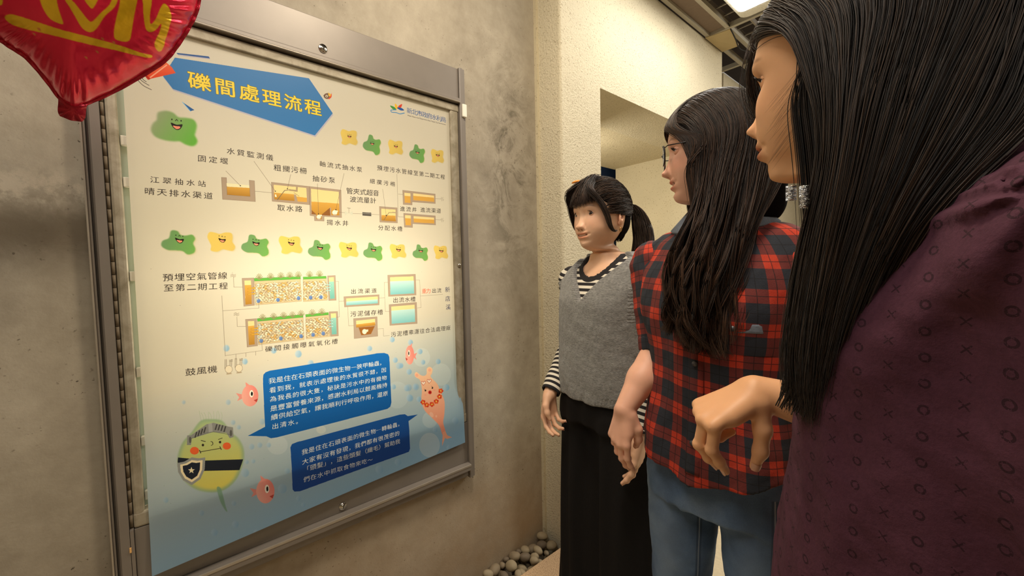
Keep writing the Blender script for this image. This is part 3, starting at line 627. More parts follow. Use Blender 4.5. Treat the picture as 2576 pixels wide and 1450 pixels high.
tank(c3, [(1593, 702), (1765, 688), (1770, 830), (1598, 848)], [(1612, 718), (1750, 703), (1752, 740), (1613, 755)], [(1612, 745), (1750, 728), (1752, 752), (1613, 768)])
poly([c3(*p) for p in ((1630, 767), (1748, 757), (1720, 815), (1650, 824))], (150, 96, 44)); disc(c3(1673, 797), 5.8, 6.4, (238, 228, 206)); poly([c3(*p) for p in ((1678, 783), (1700, 781), (1700, 797), (1680, 799))], (232, 222, 200))
for a in (((632, 535), (658, 975)), ((640, 645), (903, 625), (901, 580)), ((658, 972), (928, 935), (923, 872)), ((735, 962), (735, 1000)), ((808, 953), (808, 980)), ((880, 943), (880, 970)), ((718, 400), (720, 472), (785, 472)), ((742, 690), (745, 760), (808, 758)), ((1465, 430), (1483, 430), (1490, 690), (1468, 691)), ((1488, 577), (1525, 573)), ((1780, 552), (1820, 550)), ((1817, 438), (1842, 437)), ((1817, 438), (1825, 650), (1855, 650)), ((1550, 618), (1558, 755), (1593, 753)), ((2048, 420), (2075, 420), (2085, 622), (2058, 624)), ((2080, 537), (2245, 525)), ((1770, 778), (1810, 773), (1812, 830), (1855, 825))): line(c3, *a, w=1.4)
for x, y in ((718, 390), (742, 672)):
    for k in range(3): line(c3, (x-22, y-8+8*k), (x-8, y-14+8*k), (x+2, y-6+8*k), (x+16, y-12+8*k), w=1.4)
for x, y, s in ((683, 1068, 1.), (757, 1060, 1.)):
    for dx in (-28, -18): line(c3, (x+dx, y), (x+dx+1, y-68), w=2)
    line(c3, (x+8, y-20), (x+10, y-62), w=2); line(c3, (x+20, y-20), (x+22, y-68), w=2); line(c3, (x+3, y-62), (x+27, y-66), w=2); line(c3, (x+4, y-52), (x+27, y-56), w=2)
    disc(c3(x, y+4), 9.6, 10, (150, 138, 120)); disc(c3(x, y+4), 8.6, 9, (226, 214, 190)); poly([c3(*p) for p in ((x-16, y+32), (x+14, y+27), (x+24, y+38), (x-18, y+43))], (176, 160, 136))
# fishes
def fish(p, rx, ry, s=1, fl_=1):
    x, y = p
    poly([(x-fl_*rx*1.7, y-ry*.25), (x-fl_*rx*.8, y-ry*.1), (x-fl_*rx*.8, y+ry*.22), (x-fl_*rx*1.55, y+ry*.5), (x-fl_*rx*1.3, y+ry*.15)], (232, 150, 140)); poly([(x-fl_*rx*.55, y-ry*1.28), (x+fl_*rx*.1, y-ry*.9), (x-fl_*rx*.45, y-ry*.7)], (236, 150, 138))
    disc((x, y), rx, ry, (236, 136, 126), 1, 0, ((244, 178, 164), (-1, -.2))); disc((x+fl_*rx*.18, y-ry*.18), rx*.24, ry*.34, (252, 246, 232)); disc((x+fl_*rx*.22, y-ry*.18), rx*.12, ry*.2, (24, 20, 22))
    poly([(x+fl_*rx*.45, y+ry*.42), (x+fl_*rx*.95, y+ry*.26), (x+fl_*rx*.80, y+ry*.6)], (190, 70, 60))
fish(c3(838, 1265), 21, 27); fish(c3(2003, 968), 11, 24, fl_=-1); fish(c4(805, 925), 23, 31)
# speech panels
poly([c4(x, y) for x, y in [(697, 583), (803, 527), (790, 235), (793, 205), (806, 190), (832, 180), (1500, 72), (1540, 70), (1564, 78), (1572, 96), (1585, 375), (1578, 402), (1560, 416), (880, 592), (840, 598), (812, 586)]], (26, 108, 190), 1, 0, ((18, 92, 168), (0, -1)))
poly([c4(x, y) for x, y in [(1748, 451), (1686, 461), (1668, 449), (1635, 452), (1000, 622), (970, 634), (960, 655), (974, 915), (985, 928), (1020, 926), (1670, 690), (1692, 682), (1700, 662), (1690, 492)]], (18, 66, 142), 1, 0, ((24, 84, 160), (0, 1)))
WH = (238, 238, 232)
for s, a, b_, c_ in (('我是住在石頭表面的微生物─狹甲輪蟲，', (828, 262), (1541, 143), (828, 228)), ('看到我，就表示處理後的水質很不錯，因', (832, 320), (1551, 188), (832, 287)), ('為我長的很大隻，秘訣是污水中的有機物', (835, 375), (1554, 236), (835, 342)), ('是豐富營養來源，感謝水利局以鼓風機持', (838, 434), (1557, 282), (838, 400)), ('續供給空氣，讓我順利行呼吸作用，還原', (842, 488), (1561, 334), (842, 454)), ('出清水。', (848, 544), (1030, 504), (848, 511)),
                     ('我是住在石頭表面的微生物─轉輪蟲，', (1032, 703), (1651, 519), (1032, 670)), ('大家有沒有發現，我們都有很茂密的', (1035, 763), (1633, 580), (1035, 730)), ('「頭髮」，這些頭髮（纖毛）幫助我', (1040, 812), (1637, 630), (1040, 779)), ('們在水中抓取食物來吃～', (1043, 872), (1467, 743), (1043, 840))):
    text(s, c4(*a), c4(*b_), c4(*c_), WH, .016, None)
# round microbe with helmet and shield
for k in range(9): stroke(catmull([c4(410+15*k, 495), c4(402+17*k, 460), c4(392+18*k+RNG.uniform(-8, 8), 432+RNG.uniform(-6, 10))], 4, False), 1.6, (170, 190, 160), .8)
RB = [(472, 480), (405, 490), (350, 560), (290, 630), (262, 730), (285, 830), (350, 900), (440, 930), (540, 922), (620, 860), (665, 760), (672, 670), (640, 600), (590, 560), (540, 492)]
poly([c4(x, y) for x, y in catmull(RB, 5)], (150, 178, 140), .95, 3); poly([c4(472+(x-472)*.93, 715+(y-715)*.93) for x, y in catmull(RB, 5)], (226, 210, 96), .95, 8, ((176, 196, 140), (0, 1)))
poly(catmull([c4(x, y) for x, y in ((505, 905), (525, 985), (555, 1040), (570, 1052), (560, 1020), (545, 960), (528, 905))], 5), (120, 160, 134), .8, 1)
poly([c4(x, y) for x, y in ((322, 580), (345, 580), (440, 512), (485, 502), (575, 525), (605, 530), (608, 590), (585, 598), (565, 565), (480, 560), (350, 600), (345, 640), (320, 640))], (140, 142, 140)); stroke([c4(x, y) for x, y in ((345, 600), (440, 565), (485, 558), (585, 575))], 2, (96, 98, 96))
for k, (x, y) in enumerate(((375, 578), (393, 568), (411, 558), (430, 548), (500, 530), (518, 532), (536, 536), (554, 542))): stroke([c4(x-4, y+14), c4(x+5, y-16)], 6, (66, 66, 66))
poly([c4(x, y) for x, y in ((452, 510), (475, 503), (480, 556), (456, 562))], (166, 168, 166)); disc(c4(340, 608), 3, 8, (90, 90, 88)); disc(c4(592, 566), 3, 8, (90, 90, 88))
disc(c4(367, 675), 11.2, 9.6, (236, 104, 54)); disc(c4(567, 646), 10.4, 9, (236, 104, 54))
disc(c4(419, 640), 3, 3.2, K); disc(c4(525, 622), 3, 3.2, K); stroke([c4(408, 612), c4(434, 618)], 3, K); stroke([c4(515, 605), c4(538, 597)], 3, K)
stroke(catmull([c4(468, 618), c4(478, 622), c4(480, 636), c4(470, 642)], 4, False), 2.5, K); stroke([c4(403, 682), c4(528, 660)], 3, K); stroke([c4(398, 672), c4(406, 690)], 3, K); stroke([c4(524, 650), c4(533, 668)], 3, K)
poly([c4(x, y) for x, y in ((265, 717), (340, 724), (430, 736), (668, 728), (645, 795), (420, 800), (262, 748))], (30, 36, 48))
SH = [(350, 716), (395, 722), (434, 716), (430, 790), (404, 850), (350, 888), (296, 858), (266, 808), (260, 752), (305, 742)]
poly([c4(x, y) for x, y in SH], (150, 152, 150)); poly([c4(350+(x-350)*.80, 800+(y-800)*.80) for x, y in SH], (244, 226, 186)); poly([c4(350+(x-350)*.62, 798+(y-798)*.62) for x, y in SH], (30, 36, 52))
poly([c4(348+22*(1 if k % 2 == 0 else .42)*math.sin(math.pi*k/5), 797-22*(1 if k % 2 == 0 else .42)*math.cos(math.pi*k/5)) for k in range(10)], (246, 230, 190))
# pink microbe with flower garland
FB = [(1740, 188), (1762, 205), (1785, 212), (1802, 200), (1803, 168), (1820, 156), (1838, 168), (1836, 195), (1828, 218), (1868, 262), (1888, 310), (1913, 370), (1912, 450), (1905, 500), (1918, 556), (1902, 580), (1880, 520), (1832, 468), (1790, 425), (1770, 362), (1773, 300), (1762, 240), (1735, 220), (1728, 200)]
poly([c4(x, y) for x, y in catmull(FB, 4)], (240, 150, 126), 1, 1, ((250, 206, 168), (0, 1)))
poly([c4(x, y) for x, y in ((1903, 560), (1918, 552), (1930, 580), (1960, 592), (1928, 602), (1916, 596), (1898, 648), (1900, 600))], (240, 170, 140))
for x, y in ((1742, 208), (1821, 176)): disc(c4(x, y), 3.6, 4, (248, 178, 150))
for x, y in ((1782, 258), (1818, 246)):
    q = [(0, 12), (-13, -2), (-11, -12), (-3, -11), (0, -6), (5, -14), (13, -10), (12, 0)]; Q = [c4(x+a, y+b) for a, b in q]; poly(Q, (250, 232, 214)); stroke(Q+Q[:1], 2.6, (196, 60, 54))
disc(c4(1823, 314), 4.4, 4.6, (210, 50, 40)); disc(c4(1823, 314), 1.6, 1.6, (90, 16, 16)); disc(c4(1795, 303), 2, 2, K); disc(c4(1838, 287), 2, 2, K); stroke([c4(1787, 294), c4(1800, 300)], 2, K); stroke([c4(1832, 275), c4(1842, 283)], 2, K)
for x, y in ((1795, 330), (1850, 300)): disc(c4(x, y), 3, 2, (246, 160, 140), .7)
for x, y in ((1780, 375), (1803, 392), (1835, 388), (1862, 370), (1882, 340), (1890, 305)):
    for k in range(5):
        a = 2*math.pi*k/5+x; disc(c4(x+9*math.cos(a), y+9*math.sin(a)), 2.9, 2.9, (214, 64, 38) if k % 2 else (232, 96, 46))
    disc(c4(x, y), 1.8, 1.8, (250, 214, 90))
disc(c4(1833, 452), 4.6, 7, (250, 202, 178), .7, 1, None, -25); disc(c4(1862, 462), 2.4, 3, (250, 202, 178), .7)
# dust specks
for _ in range(60):
    x, y = RNG.uniform(0, TW), RNG.uniform(0, TH*.6); fillmask(int(x), int(y), np.ones((2, RNG.integers(1, 4)), np.float32)*.5, (70, 60, 50))
def to_image(name, arr):
    h, w = arr.shape[:2]; im = bpy.data.images.new(name, w, h, alpha=False); px = np.ones((h, w, 4), np.float32); px[..., :3] = np.clip(arr/255., 0, 1)
    im.pixels.foreach_set(px.ravel()); im.update(); im.pack(); return im
def mat_poster():
    m = bpy.data.materials.new('backlit_print'); m.use_nodes = True; nt = m.node_tree; nt.nodes.clear()
    o = nt.nodes.new('ShaderNodeOutputMaterial'); t = nt.nodes.new('ShaderNodeTexImage'); t.image = to_image('poster_print', IMG); t.extension = 'EXTEND'
    d = nt.nodes.new('ShaderNodeBsdfDiffuse'); tr = nt.nodes.new('ShaderNodeBsdfTranslucent'); g = nt.nodes.new('ShaderNodeBsdfGlossy'); g.inputs['Roughness'].default_value = .35
    nt.links.new(t.outputs[0], d.inputs[0]); nt.links.new(t.outputs[0], tr.inputs[0])
    m1 = nt.nodes.new('ShaderNodeMixShader'); m1.inputs[0].default_value = .42; nt.links.new(d.outputs[0], m1.inputs[1]); nt.links.new(tr.outputs[0], m1.inputs[2])
    m2 = nt.nodes.new('ShaderNodeMixShader'); m2.inputs[0].default_value = .03; nt.links.new(m1.outputs[0], m2.inputs[1]); nt.links.new(g.outputs[0], m2.inputs[2])
    nt.links.new(m2.outputs[0], o.inputs[0]); return m
M['poster'] = mat_poster()
nu, nv = 40, 110; ys = np.linspace(0, 1, nu+1); zs = np.linspace(0, 1, nv+1); V = []; UV = []
for b_ in zs:
    for a in ys:
        zbot = .558+(.603-.558)*a; ztop = 1.932
        yl = -.064 if False else -.062-.008*(1-b_); yr = .868-.0*b_
        if b_ > .12: yr = .8635-.012*min(1, (b_-.12)/.5)+.010*max(0, (b_-.8)/.2)
        z = zbot+(ztop-zbot)*b_; y = yl+(yr-yl)*a; V.append((float(sheet_x(y, z)), y, z)); UV.append(((y-PY0)/(PY1-PY0), (z-PZ0)/(PZ1-PZ0)))
F = [(j*(nu+1)+i, j*(nu+1)+i+1, (j+1)*(nu+1)+i+1, (j+1)*(nu+1)+i) for j in range(nv) for i in range(nu)]
po = mobj('poster', V, F, M['poster'], smooth=True, origin=(.03, .4, .56), label='backlit cream and blue poster showing a water treatment diagram with smiling microbes', cat='poster')
def set_uv(o, UV):
    me = o.data; uvl = me.uv_layers.new(name='UVMap'); li = np.zeros(len(me.loops), dtype=np.int32); me.loops.foreach_get('vertex_index', li)
    uvl.data.foreach_set('uv', np.asarray(UV, np.float32)[li].ravel())
set_uv(po, UV)

# ================================================================== figure toolkit: smooth distance fields -> meshes
try:
    import openvdb as vdb
except Exception:
    import pyopenvdb as vdb
A3 = lambda *p: np.array(p, float)
class Field:
    def __init__(s, lo, hi, h):
        s.lo = np.array(lo, float); s.h = h; s.n = np.ceil((np.array(hi)-s.lo)/h).astype(int)+1
        s.d = np.full(s.n, 1.0, np.float32)
    def _sub(s, lo, hi):
        a = np.clip(np.floor((lo-s.lo)/s.h).astype(int), 0, s.n); b = np.clip(np.ceil((hi-s.lo)/s.h).astype(int)+1, 0, s.n)
        if np.any(b <= a): return None
        sl = tuple(slice(i, j) for i, j in zip(a, b)); ax = [(s.lo[i]+s.h*np.arange(a[i], b[i])).astype(np.float32) for i in range(3)]
        X = np.stack(np.meshgrid(*ax, indexing='ij'), -1); return sl, X
    def _comb(s, sl, d, k, mode):
        o = s.d[sl]; d = d.astype(np.float32)
        if mode == 'sub': d = -d
        if k > 0:
            if mode == 'add': h = np.clip(.5+.5*(d-o)/k, 0, 1); s.d[sl] = d*(1-h)+o*h-k*h*(1-h)
            else: h = np.clip(.5-.5*(d-o)/k, 0, 1); s.d[sl] = d*(1-h)+o*h+k*h*(1-h)
        else: s.d[sl] = np.minimum(o, d) if mode == 'add' else np.maximum(o, d)
    def cone(s, p0, r0, p1, r1, k=.01, sq=None, mode='add'):
        """tapered capsule; sq=(unit dir, factor): thickness along dir multiplied by factor"""
        p0, p1 = np.array(p0, float), np.array(p1, float); m = max(r0, r1)*(1.6)+k*2+.01
        q = s._sub(np.minimum(p0, p1)-m, np.maximum(p0, p1)+m)
        if q is None: return s
        sl, X = q
        def wp(P):
            if sq is None: return P
            u = np.array(sq[0], float); u /= np.linalg.norm(u); return P+((P-p0)@u)[..., None]*(1/sq[1]-1)*u
        a, b = wp(p0), wp(p1); X = wp(X); ba = b-a; t = np.clip(((X-a)@ba)/max(ba@ba, 1e-9), 0, 1)
        d = np.linalg.norm(X-a-t[..., None]*ba, axis=-1)-(r0+(r1-r0)*t)
        if sq is not None: d = d*min(1, sq[1])
        s._comb(sl, d, k, mode); return s
    def chain(s, pts, rs, k=.01, sq=None, mode='add'):
        for i in range(len(pts)-1): s.cone(pts[i], rs[i], pts[i+1], rs[i+1], k, sq, mode)
        return s
    def ell(s, c, r, axes=None, k=.01, mode='add'):
        c = np.array(c, float); r = np.array(r, float); m = r.max()+k*2+.008; q = s._sub(c-m, c+m)
        if q is None: return s
        sl, X = q; A = np.eye(3) if axes is None else np.array(axes, float); L = (X-c)@A.T
        k0 = np.linalg.norm(L/r, axis=-1); k1 = np.linalg.norm(L/(r*r), axis=-1)+1e-9; d = k0*(k0-1)/k1
        s._comb(sl, d, k, mode); return s
    def stack(s, secs, k=.0, mode='add', power=2.0):
        """loft of horizontal superellipses. secs: list (z, cx, cy, a, b, yaw) ; a across (left axis), b fore-aft"""
        S = np.array(sorted(secs), float); z0, z1 = S[0, 0], S[-1, 0]; mr = S[:, 3:5].max()+.03
        lo = np.array([S[:, 1].min()-mr, S[:, 2].min()-mr, z0-.05]); hi = np.array([S[:, 1].max()+mr, S[:, 2].max()+mr, z1+.05]); q = s._sub(lo, hi)
        if q is None: return s
        sl, X = q; z = X[0, 0, :, 2]; zz = np.clip(z, z0, z1)
        # smooth interpolation of section values
        def ip(c):
            i = np.clip(np.searchsorted(S[:, 0], zz)-1, 0, len(S)-2); t = (zz-S[i, 0])/(S[i+1, 0]-S[i, 0])
            m = np.gradient(S[:, c], S[:, 0]); hh = S[i+1, 0]-S[i, 0]
            return (2*t**3-3*t**2+1)*S[i, c]+(t**3-2*t**2+t)*hh*m[i]+(-2*t**3+3*t**2)*S[i+1, c]+(t**3-t**2)*hh*m[i+1]
        cx, cy, a, b, yw = [ip(c) for c in range(1, 6)]
        dx = X[..., 0]-cx; dy = X[..., 1]-cy; c_, s_ = np.cos(yw), np.sin(yw); u = dx*c_+dy*s_; w = -dx*s_+dy*c_
        rr = (np.abs(u/a)**power+np.abs(w/b)**power)**(1/power); d = (rr-1)*np.minimum(a, b)*.9
        dz = np.maximum(z0-X[..., 2], X[..., 2]-z1); d = np.maximum(d, dz); s._comb(sl, d, k, mode); return s
    def plane(s, p, n):               # keep the side where (x-p).n < 0
        n = np.array(n, float); n /= np.linalg.norm(n); q = s._sub(s.lo-1, s.lo+s.n*s.h+1); X = q[1]
        s.d = np.maximum(s.d, ((X-np.array(p))@n).astype(np.float32)); return s
    def cut(s, fn):                   # fn(X) > 0 is removed
        q = s._sub(s.lo-1, s.lo+s.n*s.h+1); s.d = np.maximum(s.d, fn(q[1]).astype(np.float32)); return s
    def displace(s, fn):
        q = s._sub(s.lo-1, s.lo+s.n*s.h+1); near = np.abs(s.d) < .04; s.d[near] += fn(q[1][near]).astype(np.float32); return s
    def mesh(s, smooth=1):
        g = vdb.FloatGrid(background=.05); g.copyFromArray(np.ascontiguousarray(np.clip(s.d, -.05, .05))); p, q = g.convertToQuads(isovalue=0.0)
        V = p.astype(float)*s.h+s.lo; F = q.astype(np.int64)
        for _ in range(smooth): V = relax(V, F, .5)
        return V, F
def relax(V, F, w=.5):
    acc = np.zeros_like(V); cnt = np.zeros(len(V)); k = F.shape[1]
    for i in range(k):
        a, b = F[:, i], F[:, (i+1) % k]
        for c in range(3): acc[:, c] += np.bincount(a, V[b, c], len(V))+np.bincount(b, V[a, c], len(V))
        cnt += np.bincount(a, minlength=len(V))+np.bincount(b, minlength=len(V))
    return V+(acc/np.maximum(cnt, 1)[:, None]-V)*w
def hashnoise(X, f, seed=0):
    """smooth pseudo noise from summed warped sines, about -1..1"""
    r = np.random.default_rng(seed); out = 0
    for i in range(5):
        k = r.normal(size=3); k /= np.linalg.norm(k); k *= f*(1+.6*i); out = out+np.sin(X@k+r.uniform(0, 6.28)+1.3*np.sin(X@(k[[1, 2, 0]]*.7)+r.uniform(0, 6.28)))/(1+.5*i)
    return out/2.4
def vcol(o, name, arr):
    a = o.data.color_attributes.new(name=name, type='FLOAT_COLOR', domain='POINT'); n = len(o.data.vertices); c = np.ones((n, 4), np.float32); c[:, :3] = arr; a.data.foreach_set('color', c.ravel())
def vfloat(o, name, arr):
    a = o.data.attributes.new(name=name, type='FLOAT', domain='POINT'); a.data.foreach_set('value', np.asarray(arr, np.float32))
def vvec(o, name, arr):
    a = o.data.attributes.new(name=name, type='FLOAT_VECTOR', domain='POINT'); a.data.foreach_set('vector', np.asarray(arr, np.float32).ravel())
def attr(nt, name): n = nt.nodes.new('ShaderNodeAttribute'); n.attribute_name = name; return n
class Frame:
    """person frame: l = her left, f = forward, in the ground plane"""
    def __init__(s, x, y, ang):
        s.o = A3(x, y, 0); a = math.radians(ang); s.f = A3(math.cos(a), math.sin(a), 0); s.l = A3(-math.sin(a), math.cos(a), 0); s.yaw = math.atan2(s.l[1], s.l[0])
    def __call__(s, l, f, z): return s.o+s.l*l+s.f*f+A3(0, 0, z)
    def sec(s, z, l, f, a, b): p = s(l, f, z); return (z, p[0], p[1], a, b, s.yaw)

# ---------------------------------------------------------------- materials for people
def mat_skin(name, base, rough=.48):
    m, nt, b = new_mat(name); b.inputs['Roughness'].default_value = rough; b.inputs['Specular IOR Level'].default_value = .4
    c = attr(nt, 'tint'); n = noise(nt, 60, 3, .5); n2 = noise(nt, 700, 2, .5)
    base_ = mixc(nt, n.outputs[0], tuple(x*.95 for x in srgb(base)), tuple(min(1, x*1.05) for x in srgb(base)))
    nt.links.new(mixc(nt, 1.0, base_, c.outputs[0], 'MULTIPLY'), b.inputs['Base Color'])
    b.inputs['Subsurface Weight'].default_value = .10; b.inputs['Subsurface Radius'].default_value = (.010, .004, .002); b.inputs['Subsurface Scale'].default_value = .6
    bump(nt, b, n2.outputs[0], .06, .001); return m
def mat_hair(name, dark, light, rough=.45):
    m, nt, b = new_mat(name); b.inputs['Roughness'].default_value = rough; b.inputs['Specular IOR Level'].default_value = .26
    a = attr(nt, 'shade'); nt.links.new(mixc(nt, a.outputs['Fac'], srgb(dark), srgb(light)), b.inputs['Base Color'])
    b.inputs['Sheen Weight'].default_value = .05; return m

# ---------------------------------------------------------------- head: lofted rings with profile, features and vertex tint
def make_head(T, prof, opts, nth=150):
    """prof: list of (s, yf, zf, hw, yb, zb): front profile point, half width, back point. Local frame: x=left, y=forward, z=up, origin mid head.
       opts: nose, lips, eyes. T: 4x4 local->world. returns V,F,tint"""
    P = np.array(prof, float); s = P[:, 0]
    fine = opts.get('fine', 230); t = np.linspace(s[0], s[-1], fine)
    def ip(c):
        i = np.clip(np.searchsorted(s, t)-1, 0, len(s)-2); h = s[i+1]-s[i]; u = (t-s[i])/h; v = P[:, c]; m = np.zeros(len(s)); m[1:-1] = (v[2:]-v[:-2])/(s[2:]-s[:-2]); m[0] = (v[1]-v[0])/(s[1]-s[0]); m[-1] = (v[-1]-v[-2])/(s[-1]-s[-2])
        return (2*u**3-3*u**2+1)*v[i]+(u**3-2*u**2+u)*h*m[i]+(-2*u**3+3*u**2)*v[i+1]+(u**3-u**2)*h*m[i+1]
    yf, zf, hw, yb, zb, pw = [ip(c) for c in range(1, 7)]
    th0 = np.linspace(-np.pi, np.pi, nth, endpoint=False); th = th0-.45*np.sin(th0)   # denser near the front (theta=0)
    ST, CT = np.sin(th), np.cos(th)
    V = np.zeros((fine, nth, 3))
    for j in range(fine):
        cy = (yf[j]+yb[j])/2; ry = (yf[j]-yb[j])/2; e = 2/pw[j]
        x = hw[j]*np.sign(ST)*np.abs(ST)**e; y = cy+ry*np.sign(CT)*np.abs(CT)**e
        w = (1+(y-cy)/max(ry, 1e-4))/2; z = zb[j]+(zf[j]-zb[j])*w
        V[j, :, 0] = x; V[j, :, 1] = y; V[j, :, 2] = z
    return V, t
def gs(x, w): return np.exp(-(x/w)**2)
def face_features(V, o):
    """V (...,3) local head coords (x left, y fwd, z up; eye line z=0, face plane y about .09)."""
    X, Y, Z = V[..., 0].copy(), V[..., 1].copy(), V[..., 2].copy(); fr = np.clip((Y-.02)/.03, 0, 1); ax = np.abs(X)
    yn = np.zeros_like(X); zn = np.zeros_like(X)
    # nose: ridge widening to the tip, wings
    tipz, tipl, brz = o['tipz'], o['tipl'], o.get('brz', -.002)
    u = np.clip((brz-Z)/(brz-tipz), 0, 1); below = np.clip((tipz-Z)/o.get('under', .011), 0, 1)
    dz = Z-tipz; kz = np.array([-.017, -.0145, -.012, -.0095, -.0065, -.003, .001, .006, .012, .020, .030, .042, .052]); kv = np.array([0, .06, .22, .52, .82, .97, 1.0, .90, .70, .48, .27, .10, 0.])
    ridge = tipl*np.interp(dz, kz, kv)
    wd = .0060+.0062*u**1.5
    yn += ridge*np.exp(-(ax/(wd*1.12))**2.0)*np.where((Z < brz+.03), 1, 0)
    yn += o.get('wing', .0085)*gs(ax-.0105, .0068)*gs(Z-(tipz-.001), .0078)       # alae
    yn -= .004*gs(ax-.0175, .004)*gs(Z-(tipz), .007)
    # nostrils
    yn -= .006*gs(ax-.0062, .0034)*gs(Z-(tipz-.0095), .0032)
    # eye sockets, brow, cheeks
    yn -= o.get('sock', .006)*gs(ax-.031, .017)*gs(Z-.000, .011)
    yn -= .003*gs(ax-.014, .007)*gs(Z-.003, .012)
    yn += .0025*gs(ax-.030, .022)*gs(Z-.021, .008)
    yn += .003*gs(ax-.036, .02)*gs(Z+.030, .018)
    # mouth
    mz, ml = o['mz'], o.get('ml', .007)
    mw = np.clip(1-(ax/.0265)**2, 0, 1)
    curve = mz+.0025*(ax/.025)**2*o.get('smile', 1)
    gap = o.get('gap', .0022)
    up = gs(Z-(curve+.0048+gap*.5), .0042); lo = gs(Z-(curve-.0058-gap*.5), .0052)
    yn += ml*.62*up*mw**.6+ml*.85*lo*mw**.8
    yn -= (o.get('open', .004))*gs(Z-curve, .0012+gap*.6)*np.clip(1-(ax/.0235)**2, 0, 1)**.5
    yn -= .002*gs(ax-.0275, .0045)*gs(Z-curve-.001, .004)
    yn += .0012*gs(ax-.0035, .002)*gs(Z-(mz+.014), .006); yn -= .0014*gs(ax, .003)*gs(Z-(mz+.015), .006)
    yn -= .0035*gs(ax, .018)*gs(Z-(mz-.0165), .0055)
    Vn = V.copy(); Vn[..., 1] = Y+yn*fr
    Vn[..., 0] += np.sign(X)*.0015*gs(ax-.0105, .006)*gs(Z-(tipz-.001), .007)*fr
    # eyelid slit plateau handled by separate lids
    # tint
    T = np.ones(V.shape); f1 = fr
    lipm = np.clip(np.clip(gs(Z-(curve+.0034+gap*.5), .0036)*1.3, 0, 1)+np.clip(gs(Z-(curve-.0042-gap*.5), .0042)*1.3, 0, 1), 0, 1)*np.clip(1.25*(1-(ax/.0265)**2), 0, 1)*f1
    lc = np.array(o.get('lip', (.80, .48, .46)))
    T = T*(1-lipm[..., None])+lc*lipm[..., None]
    dk = np.exp(-(np.abs(Z-curve)/(.0008+gap*.55))**4)*np.clip(3*(1-(ax/.0235)**2), 0, 1)*f1; T = T*(1-dk[..., None])+np.array([.20, .09, .08])*dk[..., None]
    if o.get('teeth'):
        tm = np.exp(-(np.abs(Z-curve-gap*.25)/(gap*.38))**4)*np.clip(3*(1-(ax/.0165)**2), 0, 1)*f1; T = T*(1-tm[..., None])+np.array([1.02, 1.12, 1.2])*tm[..., None]
    ns = gs(ax-.0062, .0030)*gs(Z-(tipz-.0098), .0026)*f1; T = T*(1-.85*ns[..., None])+np.array([.22, .1, .08])*.85*ns[..., None]
    bl = gs(ax-.040, .022)*gs(Z+.028, .02)*f1*o.get('blush', .6); T = T*(1-bl[..., None]*np.array([.0, .13, .14]))
    nr = gs(ax, .012)*gs(Z-tipz, .012)*f1*.6; T = T*(1-nr[..., None]*np.array([.0, .12, .12]))
    bz = .0215+.004*np.clip((ax-.012)/.02, 0, 1)-.007*np.clip((ax-.034)/.02, 0, 1)**1.5
    bm = gs(Z-bz, .0030*(1-.4*np.clip((ax-.035)/.02, 0, 1)))*np.clip((ax-.011)/.005, 0, 1)*np.clip((.053-ax)/.008, 0, 1)*f1*o.get('brow', .75); T = T*(1-bm[..., None])+np.array([.20, .14, .11])*bm[..., None]
    ed = gs(ax-.031, .017)*gs(Z-.002, .008)*f1*.25; T = T*(1-ed[..., None]*np.array([.3, .45, .5]))
    return Vn, T
